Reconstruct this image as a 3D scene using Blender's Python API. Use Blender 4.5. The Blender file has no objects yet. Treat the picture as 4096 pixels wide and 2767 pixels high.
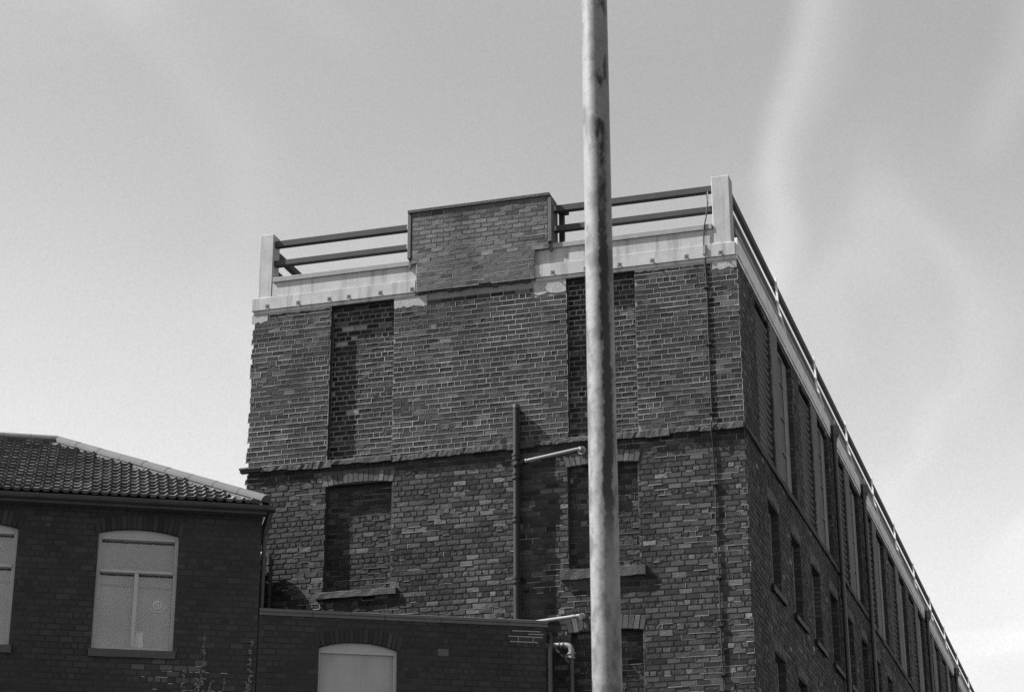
import bpy, bmesh, math, random
import numpy as np
from mathutils import Vector, Matrix

# ------------------------------------------------------------------ camera
SC = bpy.context.scene
CAM = Vector((5.487, -30.948, 1.6))
PITCH, YAW, ROLL = math.radians(20.279), math.radians(17.051), math.radians(-0.153)
fw = Vector((-math.sin(YAW) * math.cos(PITCH), math.cos(YAW) * math.cos(PITCH), math.sin(PITCH)))
rt0 = Vector((math.cos(YAW), math.sin(YAW), 0)); up0 = rt0.cross(fw)
rt = rt0 * math.cos(ROLL) + up0 * math.sin(ROLL)
up = -rt0 * math.sin(ROLL) + up0 * math.cos(ROLL)
cd = bpy.data.cameras.new('camera'); cam = bpy.data.objects.new('camera', cd)
SC.collection.objects.link(cam)
cam.matrix_world = Matrix(((rt.x, up.x, -fw.x, CAM.x), (rt.y, up.y, -fw.y, CAM.y), (rt.z, up.z, -fw.z, CAM.z), (0, 0, 0, 1)))
cd.sensor_width = 36; cd.sensor_fit = 'HORIZONTAL'; cd.lens = 36 * 7936 / 4096
cd.clip_end = 9000
cd.dof.use_dof = True; cd.dof.focus_distance = 34; cd.dof.aperture_fstop = 8
SC.camera = cam

# ------------------------------------------------------------------ sky, sun, exposure
SUN_AZ = math.radians(74.0)       # from the end wall's outward normal (-Y) towards -X
SUN_EL = math.radians(49.0)
sd = Vector((-math.sin(SUN_AZ) * math.cos(SUN_EL), -math.cos(SUN_AZ) * math.cos(SUN_EL), math.sin(SUN_EL)))
W = bpy.data.worlds.new('World'); SC.world = W; W.use_nodes = True
nt = W.node_tree; N = nt.nodes; L = nt.links; N.clear()
out = N.new('ShaderNodeOutputWorld'); bg = N.new('ShaderNodeBackground'); bg.inputs[1].default_value = 0.074
sky = N.new('ShaderNodeTexSky'); sky.sky_type = 'NISHITA'; sky.sun_disc = False
sky.sun_elevation = SUN_EL; sky.sun_rotation = math.atan2(sd.x, sd.y); sky.air_density = 1.0; sky.dust_density = 1.6; sky.altitude = 50
# black-and-white film behind a yellow filter: mostly red, some green
spc = N.new('ShaderNodeSeparateColor'); L.new(sky.outputs[0], spc.inputs[0])
tc = N.new('ShaderNodeTexCoord')
def wmath(op, a, b=None, clamp=False):
    m = N.new('ShaderNodeMath'); m.operation = op; m.use_clamp = clamp
    for i, v in enumerate((a, b)):
        if v is None: continue
        if isinstance(v, (int, float)): m.inputs[i].default_value = v
        else: L.new(v, m.inputs[i])
    return m.outputs[0]
VEIL = (0.8, 6.5, 0); STREAK = (2.9, 1.4, 0)
# cloud sheet: directions flattened onto a high layer, streaked cirrus plus a broad veil
sep = N.new('ShaderNodeSeparateXYZ'); L.new(tc.outputs['Generated'], sep.inputs[0])
zc = wmath('ADD', wmath('MAXIMUM', sep.outputs[2], 0.0), 0.12)
px = wmath('DIVIDE', sep.outputs[0], zc); py = wmath('DIVIDE', sep.outputs[1], zc)
cmb = N.new('ShaderNodeCombineXYZ'); L.new(px, cmb.inputs[0]); L.new(py, cmb.inputs[1])
wob = N.new('ShaderNodeTexNoise'); wob.inputs['Scale'].default_value = 0.55; wob.inputs['Detail'].default_value = 2; L.new(cmb.outputs[0], wob.inputs['Vector'])
def cloud(scale, loc, rot, sc, detail, rough, bend=0.0):
    """noise on the cloud plane; rot turns the grain, sc stretches it, bend curls it"""
    m0 = N.new('ShaderNodeMapping'); m0.inputs['Rotation'].default_value = (0, 0, math.radians(rot)); L.new(cmb.outputs[0], m0.inputs[0])
    mp = N.new('ShaderNodeMapping'); mp.inputs['Location'].default_value = loc; mp.inputs['Scale'].default_value = sc; L.new(m0.outputs[0], mp.inputs[0])
    v = mp.outputs[0]
    if bend:
        vs = N.new('ShaderNodeVectorMath'); vs.operation = 'SCALE'; vs.inputs['Scale'].default_value = bend; L.new(wob.outputs['Color'], vs.inputs[0])
        va = N.new('ShaderNodeVectorMath'); va.operation = 'ADD'; L.new(v, va.inputs[0]); L.new(vs.outputs[0], va.inputs[1]); v = va.outputs[0]
    n = N.new('ShaderNodeTexNoise'); n.inputs['Scale'].default_value = scale; n.inputs['Detail'].default_value = detail
    n.inputs['Roughness'].default_value = rough; L.new(v, n.inputs['Vector']); return n.outputs[0]
def ramp(v, a, b):
    r = N.new('ShaderNodeMapRange'); r.interpolation_type = 'SMOOTHSTEP'
    r.inputs[1].default_value = a; r.inputs[2].default_value = b; L.new(v, r.inputs[0]); return r.outputs[0]
veil = ramp(cloud(0.42, VEIL, 10, (1, 1, 1), 4, 0.5), 0.22, 0.78)
def wisp(loc, rot, sc, bend, w):
    """thin curling cirrus: narrow bands where a stretched noise crosses its mean"""
    n = cloud(0.9, loc, rot, sc, 3, 0.45, bend)
    return wmath('SUBTRACT', 1.0, ramp(wmath('ABSOLUTE', wmath('SUBTRACT', n, 0.5)), 0.0, w))
wmask = ramp(cloud(0.7, STREAK, 0, (1, 0.6, 1), 3, 0.5), 0.38, 0.60)
streak = wmath('MULTIPLY', wmath('ADD', wisp(STREAK, -14, (1.5, 0.26, 1), 1.5, 0.035), wmath('ADD', wmath('MULTIPLY', wisp((9.4, 8.8, 0), 4, (1.2, 0.32, 1), 1.3, 0.045), 0.8), wmath('MULTIPLY', wisp((7.7, 4.2, 0), -6, (2.0, 0.4, 1), 1.4, 0.05), 0.5))), wmask)
patchy = ramp(cloud(1.5, (5.3, 1.1, 0), 0, (0.6, 1.3, 1), 5, 0.55, 0.4), 0.52, 0.72)
fn_ = N.new('ShaderNodeTexNoise'); fn_.inputs['Scale'].default_value = 900; fn_.inputs['Detail'].default_value = 1.0; L.new(tc.outputs['Generated'], fn_.inputs['Vector']); fine = fn_.outputs[0]
base = wmath('ADD', wmath('MULTIPLY', spc.outputs[0], 0.65), wmath('MULTIPLY', spc.outputs[1], 0.35))
cl = wmath('ADD', wmath('MULTIPLY', veil, 0.9), wmath('MULTIPLY', streak, 0.6))
cl = wmath('ADD', cl, wmath('MULTIPLY', patchy, 0.75))
# pale haze thickening towards the horizon all round
hz = wmath('MULTIPLY', wmath('SUBTRACT', 1.0, ramp(sep.outputs[2], 0.12, 0.50)), 0.95)
tot = wmath('ADD', wmath('ADD', base, cl), hz)
tot = wmath('MULTIPLY', tot, wmath('ADD', 0.90, wmath('MULTIPLY', fine, 0.20)))
L.new(tot, bg.inputs[0]); L.new(bg.outputs[0], out.inputs[0])

sl = bpy.data.lights.new('sun', 'SUN'); sl.energy = 4.8; sl.angle = math.radians(0.53); sl.color = (1, 0.99, 0.98)
so = bpy.data.objects.new('sun', sl); SC.collection.objects.link(so)
so.location = (-30, -20, 60); so.rotation_euler = sd.to_track_quat('Z', 'Y').to_euler()
SC.view_settings.view_transform = 'Standard'; SC.view_settings.look = 'None'
SC.view_settings.exposure = 1.6; SC.view_settings.gamma = 1.0; SC.view_settings.use_curve_mapping = False
SC.cycles.use_denoising = False
SC.cycles.max_bounces = 6

# ------------------------------------------------------------------ helpers
rng = random.Random(11)
COL = SC.collection
Z3 = Vector((0, 0, 1))

def px_of(P):
    q = Vector(P) - CAM; d = q.dot(fw)
    return 2048 + 7936 * q.dot(rt) / d, 1383.5 - 7936 * q.dot(up) / d

class Frame:
    """wall frame: s along the wall, o outwards, z up"""
    def __init__(self, O, ang):
        self.O = Vector(O); self.a = ang
        self.U = Vector((math.cos(ang), math.sin(ang), 0)); self.Nn = Vector((math.sin(ang), -math.cos(ang), 0))
    def p(self, s, o, z):
        return self.O + self.U * s + self.Nn * o + Z3 * z

FE = Frame((0, 0, 0), 0.0)                                   # mill end wall, s = X, outward = -Y
FS = Frame((0, 0, 0), math.pi / 2)                           # mill side wall, s = Y, outward = +X
FB = Frame((-3.226, -0.7, 0), math.radians(29.3))            # low building front

class MB:
    def __init__(self): self.v = []; self.f = []; self.t = []
    def poly(self, pts, tone=1.0):
        n = len(self.v); self.v.extend(Vector(p) for p in pts); self.f.append(tuple(range(n, n + len(pts)))); self.t.append(tone)
    def raw(self, vs, fs, tone=1.0):
        n = len(self.v); self.v.extend(vs); self.f.extend(tuple(i + n for i in f) for f in fs); self.t.extend([tone] * len(fs))
    def box(self, F, s0, s1, o0, o1, z0, z1, tone=1.0, cham=0.0):
        c = cham; P = F.p
        if c <= 0:
            vs = [P(s, o, z) for s in (s0, s1) for o in (o0, o1) for z in (z0, z1)]
            fs = [(0, 1, 3, 2), (4, 6, 7, 5), (0, 4, 5, 1), (2, 3, 7, 6), (0, 2, 6, 4), (1, 5, 7, 3)]
            self.raw(vs, fs, tone); return
        vs = []
        idx = {}
        for a, s in enumerate((s0, s1)):
            for b, o in enumerate((o0, o1)):
                for d, z in enumerate((z0, z1)):
                    sg = (1 if a == 0 else -1, 1 if b == 0 else -1, 1 if d == 0 else -1)
                    for ax in range(3):
                        q = [s + c * sg[0], o + c * sg[1], z + c * sg[2]]
                        q[ax] = (s, o, z)[ax]
                        idx[(a, b, d, ax)] = len(vs); vs.append(P(*q))
        fs = []
        for a in (0, 1):
            fs.append(tuple(idx[(a, b, d, 0)] for b, d in ((0, 0), (0, 1), (1, 1), (1, 0))))
            fs.append(tuple(idx[(b, a, d, 1)] for b, d in ((0, 0), (1, 0), (1, 1), (0, 1))))
            fs.append(tuple(idx[(b, d, a, 2)] for b, d in ((0, 0), (0, 1), (1, 1), (1, 0))))
        for a in (0, 1):
            for b in (0, 1):
                fs.append((idx[(a, b, 0, 0)], idx[(a, b, 1, 0)], idx[(a, b, 1, 1)], idx[(a, b, 0, 1)]))
                fs.append((idx[(a, 0, b, 0)], idx[(a, 1, b, 0)], idx[(a, 1, b, 2)], idx[(a, 0, b, 2)]))
                fs.append((idx[(0, a, b, 1)], idx[(1, a, b, 1)], idx[(1, a, b, 2)], idx[(0, a, b, 2)]))
        for a in (0, 1):
            for b in (0, 1):
                for d in (0, 1):
                    fs.append((idx[(a, b, d, 0)], idx[(a, b, d, 1)], idx[(a, b, d, 2)]))
        self.raw(vs, fs, tone)
    def tube(self, pts, r, n=14, caps=True, tone=1.0):
        pts = [Vector(p) for p in pts]; R = r if isinstance(r, (list, tuple)) else [r] * len(pts)
        base = len(self.v); prev = None
        for i, p in enumerate(pts):
            d = (pts[min(i + 1, len(pts) - 1)] - pts[max(i - 1, 0)]).normalized()
            if prev is None:
                ref = Vector((1, 0, 0)) if abs(d.x) < 0.9 else Vector((0, 1, 0))
                a = d.cross(ref).normalized()
            else:
                a = (prev - d * prev.dot(d)).normalized()
            prev = a; b = d.cross(a)
            for k in range(n):
                t = 2 * math.pi * k / n
                self.v.append(p + (a * math.cos(t) + b * math.sin(t)) * R[i])
        for i in range(len(pts) - 1):
            for k in range(n):
                k2 = (k + 1) % n
                self.f.append((base + i * n + k, base + i * n + k2, base + (i + 1) * n + k2, base + (i + 1) * n + k)); self.t.append(tone)
        if caps:
            self.f.append(tuple(base + k for k in reversed(range(n)))); self.t.append(tone)
            self.f.append(tuple(base + (len(pts) - 1) * n + k for k in range(n))); self.t.append(tone)
    def mesh(self, name, mat, smooth=False):
        m = bpy.data.meshes.new(name); m.from_pydata([tuple(v) for v in self.v], [], self.f)
        a = m.attributes.new('tone', 'FLOAT', 'FACE'); a.data.foreach_set('value', np.array(self.t, dtype=np.float32))
        b = bmesh.new(); b.from_mesh(m); bmesh.ops.recalc_face_normals(b, faces=b.faces); b.to_mesh(m); b.free()
        m.materials.append(mat)
        if smooth:
            m.polygons.foreach_set('use_smooth', [True] * len(m.polygons))
            try: m.set_sharp_from_angle(angle=math.radians(35))
            except Exception: pass
        m.update(); return m
    def build(self, name, mat, parent=None, smooth=False, kind=None, label=None):
        o = bpy.data.objects.new(name, self.mesh(name, mat, smooth)); COL.objects.link(o)
        o.color = (0, 0, 0, 1)
        attach(o, parent)
        if kind: o['kind'] = kind
        if label: o['label'] = label
        return o

def attach(o, parent):
    if parent is None: return
    o.parent = parent
    if parent.type == 'EMPTY': o.matrix_parent_inverse = Matrix.Translation(parent.location).inverted()

def thing(name, label, cat, loc=(0, 0, 0), group=None):
    o = bpy.data.objects.new(name, None); COL.objects.link(o); o.location = loc; o.empty_display_size = 0.3
    o['label'] = label; o['category'] = cat
    if group: o['group'] = group
    return o

def smoothnoise(x, y, seed):
    def h(i, j):
        n = (i * 374761393 + j * 668265263 + seed * 974711) & 0xffffffff
        n = ((n ^ (n >> 13)) * 1274126177) & 0xffffffff
        return ((n ^ (n >> 16)) & 0xffff) / 65535.0
    i, j = math.floor(x), math.floor(y); u, v = x - i, y - j
    u = u * u * (3 - 2 * u); v = v * v * (3 - 2 * v)
    return (h(i, j) * (1 - u) + h(i + 1, j) * u) * (1 - v) + (h(i, j + 1) * (1 - u) + h(i + 1, j + 1) * u) * v

# ------------------------------------------------------------------ materials
def material(name, build):
    m = bpy.data.materials.new(name); m.use_nodes = True; t = m.node_tree
    t.nodes.clear(); o = t.nodes.new('ShaderNodeOutputMaterial'); b = t.nodes.new('ShaderNodeBsdfPrincipled')
    t.links.new(b.outputs[0], o.inputs[0]); build(t, b); return m
def nd(t, typ, **kw):
    n = t.nodes.new(typ)
    for k, v in kw.items(): setattr(n, k, v)
    return n
def mth(t, op, a, b=None, c=None, clamp=False):
    m = nd(t, 'ShaderNodeMath', operation=op, use_clamp=clamp)
    for i, v in enumerate((a, b, c)):
        if v is None: continue
        if isinstance(v, (int, float)): m.inputs[i].default_value = v
        else: t.links.new(v, m.inputs[i])
    return m.outputs[0]
def pnoise(t, scale, detail=4, rough=0.55, stretch=(1, 1, 1), off=(0, 0, 0), dist=0.0):
    g = nd(t, 'ShaderNodeNewGeometry'); mp = nd(t, 'ShaderNodeMapping')
    mp.inputs['Scale'].default_value = stretch; mp.inputs['Location'].default_value = off
    t.links.new(g.outputs['Position'], mp.inputs[0])
    n = nd(t, 'ShaderNodeTexNoise'); n.inputs['Scale'].default_value = scale; n.inputs['Detail'].default_value = detail
    n.inputs['Roughness'].default_value = rough; n.inputs['Distortion'].default_value = dist
    t.links.new(mp.outputs[0], n.inputs['Vector']); return n.outputs[0]
def rmp(t, v, a, b, lo=0.0, hi=1.0):
    r = nd(t, 'ShaderNodeMapRange'); r.interpolation_type = 'SMOOTHSTEP'
    for i, x in enumerate((a, b, lo, hi)): r.inputs[i + 1].default_value = x
    t.links.new(v, r.inputs[0]); return r.outputs[0]
def tone_node(t):
    a = nd(t, 'ShaderNodeAttribute', attribute_name='tone'); oi = nd(t, 'ShaderNodeObjectInfo')
    s = nd(t, 'ShaderNodeSeparateColor'); t.links.new(oi.outputs['Color'], s.inputs[0])
    return mth(t, 'ADD', a.outputs['Fac'], s.outputs[0])
def grey(t, b, v):
    c = nd(t, 'ShaderNodeCombineColor')
    for i in range(3): t.links.new(v, c.inputs[i])
    t.links.new(c.outputs[0], b.inputs['Base Color'])
def bump(t, b, h, strength=0.4, dist=0.01):
    n = nd(t, 'ShaderNodeBump'); n.inputs['Strength'].default_value = strength; n.inputs['Distance'].default_value = dist
    t.links.new(h, n.inputs['Height']); t.links.new(n.outputs[0], b.inputs['Normal'])
def surf(name, base=None, rough=0.85, spec=0.25, fine=(60, 0.5), coarse=(1.2, 0.35), bumpv=None, streak=None, patch=None, metal=0.0):
    """grey surface: tone x fine grain x coarse mottling, optional vertical streaks and pale patches"""
    def f(t, b):
        v = tone_node(t) if base is None else None
        fn = mth(t, 'MULTIPLY_ADD', pnoise(t, fine[0], 5, 0.65), 2 * fine[1], 1 - fine[1])
        cn = mth(t, 'MULTIPLY_ADD', pnoise(t, coarse[0], 5, 0.6), 2 * coarse[1], 1 - coarse[1])
        m = mth(t, 'MULTIPLY', fn, cn)
        m = mth(t, 'MULTIPLY', m, v if v is not None else base)
        if streak:
            s = rmp(t, pnoise(t, streak[0], 4, 0.6, (1, 1, 0.06)), 0.45, 0.75, 1.0, 1 - streak[1]); m = mth(t, 'MULTIPLY', m, s)
        if patch:
            k = rmp(t, pnoise(t, patch[0], 6, 0.65, off=(7, 3, 1)), patch[1], patch[1] + 0.12, 0.0, patch[2]); m = mth(t, 'ADD', m, k)
        grey(t, b, m)
        b.inputs['Roughness'].default_value = rough; b.inputs['Specular IOR Level'].default_value = spec; b.inputs['Metallic'].default_value = metal
        if bumpv: bump(t, b, pnoise(t, bumpv[0], 6, 0.7), bumpv[1], bumpv[2])
    return material(name, f)

M = {}
M['brick'] = surf('weathered_brick', fine=(62, 0.8), coarse=(14, 0.42), bumpv=(55, 0.6, 0.010), patch=(2.3, 0.62, 0.04), streak=(1.1, 0.45))
M['mortar'] = surf('lime_mortar', fine=(40, 0.45), coarse=(1.9, 0.45), bumpv=(60, 0.7, 0.008), streak=(1.1, 0.4))
M['dark_brick'] = surf('sooty_brick', fine=(60, 0.45), coarse=(1.1, 0.35), bumpv=(50, 0.6, 0.008))
M['concrete'] = surf('painted_concrete', base=0.300, fine=(60, 0.22), coarse=(3.0, 0.30), rough=0.8, bumpv=(40, 0.5, 0.006), streak=(7, 0.38))
M['fascia'] = surf('worn_fascia_lifted_for_shade', base=0.52, fine=(50, 0.30), coarse=(3.0, 0.45), bumpv=(40, 0.4, 0.006))  # beam paint, base made paler on the side to offset its shade
M['coping'] = surf('coping_stone', base=0.200, fine=(70, 0.35), coarse=(3, 0.3), bumpv=(60, 0.4, 0.005))
M['render'] = surf('cement_render', base=0.240, fine=(45, 0.4), coarse=(4, 0.4), bumpv=(35, 0.8, 0.012))
M['string'] = surf('broken_string_stone', base=0.042, fine=(40, 0.5), coarse=(3, 0.45), bumpv=(30, 1.0, 0.02))
M['timber'] = surf('dark_stained_timber', base=0.045, fine=(90, 0.4), coarse=(3, 0.3), bumpv=(80, 0.4, 0.004))
M['oldboard'] = surf('grey_board', base=0.080, fine=(60, 0.3), coarse=(4, 0.3), bumpv=(60, 0.3, 0.003))
M['galv'] = surf('galvanised_steel', base=0.240, fine=(60, 0.2), coarse=(5, 0.2), rough=0.5, spec=0.5)
M['postmetal'] = surf('zinc_post', base=0.6, fine=(60, 0.2), coarse=(5, 0.25), rough=0.6)
M['iron'] = surf('painted_cast_iron', base=0.075, fine=(50, 0.3), coarse=(6, 0.3), rough=0.55, spec=0.5, bumpv=(40, 0.3, 0.003))
M['soil'] = surf('soil_pipe_iron', base=0.018, fine=(50, 0.3), coarse=(6, 0.3), rough=0.6, spec=0.2, bumpv=(40, 0.3, 0.003))
M['iron_dark'] = surf('black_iron', base=0.035, fine=(50, 0.3), coarse=(5, 0.3), rough=0.5, spec=0.5)
M['black'] = surf('tarred_strip', base=0.014, fine=(50, 0.3), coarse=(5, 0.3), rough=0.7)
M['whitepipe'] = surf('white_waste_pipe', base=0.21, fine=(50, 0.15), coarse=(8, 0.2), rough=0.45, spec=0.5)
M['greypipe'] = surf('grey_waste_pipe', base=0.170, fine=(50, 0.2), coarse=(8, 0.25), rough=0.5, spec=0.5)
M['frame'] = surf('weathered_white_frame', base=0.17, fine=(60, 0.25), coarse=(5, 0.35), streak=(12, 0.35))
M['frame_dark'] = surf('dull_painted_frame', base=0.32, fine=(60, 0.15), coarse=(5, 0.15))
M['lightpier'] = surf('limewashed_pier', base=0.105, fine=(50, 0.4), coarse=(2.5, 0.45), streak=(10, 0.4), bumpv=(45, 0.5, 0.006))
M['slat'] = surf('louvre_slat', base=0.11, fine=(50, 0.3), coarse=(5, 0.3))
M['blind'] = surf('pale_blind', base=0.33, fine=(30, 0.06), coarse=(1.6, 0.30))
M['board'] = surf('window_board', base=0.27, fine=(40, 0.1), coarse=(2.0, 0.22), streak=(6, 0.2))
M['sticker'] = surf('sticker_print', base=0.55, fine=(30, 0.05), coarse=(3, 0.1))
M['paper'] = surf('white_paper', base=0.8, fine=(30, 0.05), coarse=(3, 0.05))
M['tile'] = surf('clay_pantile', fine=(60, 0.6), coarse=(6, 0.45), bumpv=(70, 0.6, 0.006))
M['ridge'] = surf('ridge_clay', base=0.064, fine=(70, 0.35), coarse=(3, 0.35), bumpv=(60, 0.5, 0.004))
M['bed'] = surf('ridge_bedding_mortar', base=0.06, fine=(40, 0.45), coarse=(5, 0.4), bumpv=(40, 0.9, 0.012))
M['gutter'] = surf('dark_gutter', base=0.05, fine=(40, 0.3), coarse=(4, 0.3), rough=0.6)
M['lead'] = surf('dull_lead', base=0.085, fine=(40, 0.25), coarse=(4, 0.3), rough=0.7)
M['felt'] = surf('roof_felt', base=0.06, fine=(60, 0.3), coarse=(1, 0.3))
M['leaf'] = surf('leaf', base=0.11, fine=(80, 0.3), coarse=(10, 0.3), rough=0.6)
M['stem'] = surf('stem', base=0.10)
M['asphalt'] = surf('asphalt', base=0.06, fine=(40, 0.4), coarse=(0.4, 0.3), bumpv=(60, 0.5, 0.006))

def glass_build(t, b):
    o = [n for n in t.nodes if n.type == 'OUTPUT_MATERIAL'][0]; t.nodes.remove(b)
    tr = nd(t, 'ShaderNodeBsdfTransparent'); tr.inputs[0].default_value = (0.86, 0.86, 0.86, 1)
    gl = nd(t, 'ShaderNodeBsdfGlossy'); gl.inputs['Roughness'].default_value = 0.04; gl.inputs[0].default_value = (0.9, 0.9, 0.9, 1)
    fr = nd(t, 'ShaderNodeFresnel'); fr.inputs[0].default_value = 1.5
    mx = nd(t, 'ShaderNodeMixShader'); t.links.new(mth(t, 'ADD', fr.outputs[0], 0.03), mx.inputs[0])
    t.links.new(tr.outputs[0], mx.inputs[1]); t.links.new(gl.outputs[0], mx.inputs[2]); t.links.new(mx.outputs[0], o.inputs[0])
M['glass'] = material('dusty_glass', glass_build)
def darkglass(t, b):
    grey(t, b, mth(t, 'MULTIPLY', pnoise(t, 6, 4, 0.6), 0.05)); b.inputs['Roughness'].default_value = 0.55; b.inputs['Specular IOR Level'].default_value = 0.12
M['darkglass'] = material('grimy_dark_glass', darkglass)
def far_brick(t, b):
    g = nd(t, 'ShaderNodeNewGeometry'); mp = nd(t, 'ShaderNodeMapping'); mp.inputs['Rotation'].default_value = (math.radians(90), 0, 0)
    t.links.new(g.outputs['Position'], mp.inputs[0])
    br = nd(t, 'ShaderNodeTexBrick'); br.inputs['Scale'].default_value = 1.0; br.inputs['Brick Width'].default_value = 0.235; br.inputs['Row Height'].default_value = 0.0936
    br.inputs['Mortar Size'].default_value = 0.006
    br.inputs['Color1'].default_value = (0.10, 0.10, 0.10, 1); br.inputs['Color2'].default_value = (0.15, 0.15, 0.15, 1); br.inputs['Mortar'].default_value = (0.2, 0.2, 0.2, 1)
    t.links.new(mp.outputs[0], br.inputs['Vector']); t.links.new(br.outputs[0], b.inputs['Base Color']); b.inputs['Roughness'].default_value = 0.9
M['farbrick'] = material('plain_brickwork', far_brick)
def pole_mat(t, b):
    # galvanised tube: pale zinc, mottled, with one ragged damp and rust run down its front right
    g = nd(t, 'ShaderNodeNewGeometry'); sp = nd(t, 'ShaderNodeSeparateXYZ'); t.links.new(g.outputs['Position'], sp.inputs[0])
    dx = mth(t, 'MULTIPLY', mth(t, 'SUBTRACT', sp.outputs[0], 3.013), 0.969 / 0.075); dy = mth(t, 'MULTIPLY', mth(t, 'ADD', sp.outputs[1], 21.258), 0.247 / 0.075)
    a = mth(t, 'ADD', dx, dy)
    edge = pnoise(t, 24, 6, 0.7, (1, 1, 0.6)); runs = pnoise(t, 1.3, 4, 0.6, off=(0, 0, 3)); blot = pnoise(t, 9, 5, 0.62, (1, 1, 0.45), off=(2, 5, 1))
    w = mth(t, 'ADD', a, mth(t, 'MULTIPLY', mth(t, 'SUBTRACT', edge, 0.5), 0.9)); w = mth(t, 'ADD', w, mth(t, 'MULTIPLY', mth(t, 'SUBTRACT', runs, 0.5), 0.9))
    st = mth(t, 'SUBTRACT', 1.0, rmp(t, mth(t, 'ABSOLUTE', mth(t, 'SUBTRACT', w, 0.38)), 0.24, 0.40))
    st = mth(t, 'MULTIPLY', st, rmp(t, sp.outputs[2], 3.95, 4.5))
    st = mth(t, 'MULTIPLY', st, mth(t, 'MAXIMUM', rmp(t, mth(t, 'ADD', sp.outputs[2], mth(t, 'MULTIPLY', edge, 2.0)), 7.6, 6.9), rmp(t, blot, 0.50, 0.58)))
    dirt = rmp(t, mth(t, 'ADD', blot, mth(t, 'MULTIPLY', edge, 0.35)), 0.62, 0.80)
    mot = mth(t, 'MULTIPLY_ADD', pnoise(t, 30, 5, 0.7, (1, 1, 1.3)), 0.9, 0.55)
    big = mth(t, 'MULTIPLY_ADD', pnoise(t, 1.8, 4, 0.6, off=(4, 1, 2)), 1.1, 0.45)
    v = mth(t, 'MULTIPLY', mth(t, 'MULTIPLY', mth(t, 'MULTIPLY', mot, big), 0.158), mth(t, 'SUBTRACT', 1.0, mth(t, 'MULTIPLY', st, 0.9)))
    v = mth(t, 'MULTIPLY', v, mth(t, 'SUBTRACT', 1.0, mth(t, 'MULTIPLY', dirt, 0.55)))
    grey(t, b, v); b.inputs['Roughness'].default_value = 0.6; b.inputs['Specular IOR Level'].default_value = 0.4
    bump(t, b, pnoise(t, 60, 4, 0.6), 0.15, 0.003)
M['pole'] = material('stained_galvanised_pole', pole_mat)

# ------------------------------------------------------------------ brick laying
def brick_local(Lx, H, nx, nz, r, rough, inset=0.004, depth=0.045, jit=0.003, spall=0.0):
    """one brick in (s, o, z) coordinates, front at o=0"""
    g = {}; vs = []
    for i in range(nx + 1):
        for j in range(nz + 1):
            ex = 1 if i == 0 else (-1 if i == nx else 0); ez = 1 if j == 0 else (-1 if j == nz else 0)
            s = Lx * i / nx + ex * (inset + r.uniform(0, jit * 1.5)); z = H * j / nz + ez * (inset + r.uniform(0, jit))
            o = r.uniform(-rough, rough)
            if ex and ez: o -= r.uniform(0, rough * 1.6)
            if spall and not (ex and ez): o -= spall * r.random()
            g[(i, j)] = len(vs); vs.append((s, o, z))
    per = [(i, 0) for i in range(nx)] + [(nx, j) for j in range(nz)] + [(i, nz) for i in range(nx, 0, -1)] + [(0, j) for j in range(nz, 0, -1)]
    fs = [(g[(i, j)], g[(i + 1, j)], g[(i + 1, j + 1)], g[(i, j + 1)]) for i in range(nx) for j in range(nz)]
    back = []
    for (i, j) in per:
        s, o, z = vs[g[(i, j)]]
        ex = 1 if i == 0 else (-1 if i == nx else 0); ez = 1 if j == 0 else (-1 if j == nz else 0)
        back.append(len(vs)); vs.append((s - ex * inset * 0.9, -depth, z - ez * inset * 0.9))
    for k in range(len(per)):
        k2 = (k + 1) % len(per)
        fs.append((g[per[k2]], g[per[k]], back[k], back[k2]))
    return vs, fs

def lay(F, s0, s1, z0, z1, course, stretch, openings, phase=0.0, hdr=4, joint=0.010, r=None, jag=0.0):
    """list of brick records (s, z, L, H, full) in garden-wall bond"""
    res = []; n = int(round((z1 - z0) / course))
    for k in range(n):
        za = z1 - (k + 1) * course; zb = za + course
        if zb - za < 0.03: continue
        zm = (za + zb) / 2
        head = (k % hdr == hdr - 2)
        pitch = stretch / 2 if head else stretch
        ph = phase + (0 if head else (0.0 if k % 2 else stretch / 2)) + (stretch / 4 if head else 0) + r.uniform(-0.012, 0.012)
        iv = [(s0 + (r.uniform(0, jag) if jag else 0), s1)]
        for (a, b, c, d) in openings:
            if c < zm < d:
                nv = []
                for (x, y) in iv:
                    if b <= x or a >= y: nv.append((x, y)); continue
                    if a > x: nv.append((x, a))
                    if b < y: nv.append((b, y))
                iv = nv
        for (x, y) in iv:
            q = math.floor((x - ph) / pitch) * pitch + ph
            while q < y:
                a = max(q, x); b = min(q + pitch, y); q += pitch
                if b - a < 0.035: continue
                full = (not head) and (b - a > pitch - 0.004) and a != x and b != y
                ja = 0.0 if a == x else joint / 2; jb = 0.0 if b == y else joint / 2
                res.append((a + ja, za + joint / 2, b - a - ja - jb, course - joint, full, head))
    return res

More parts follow.
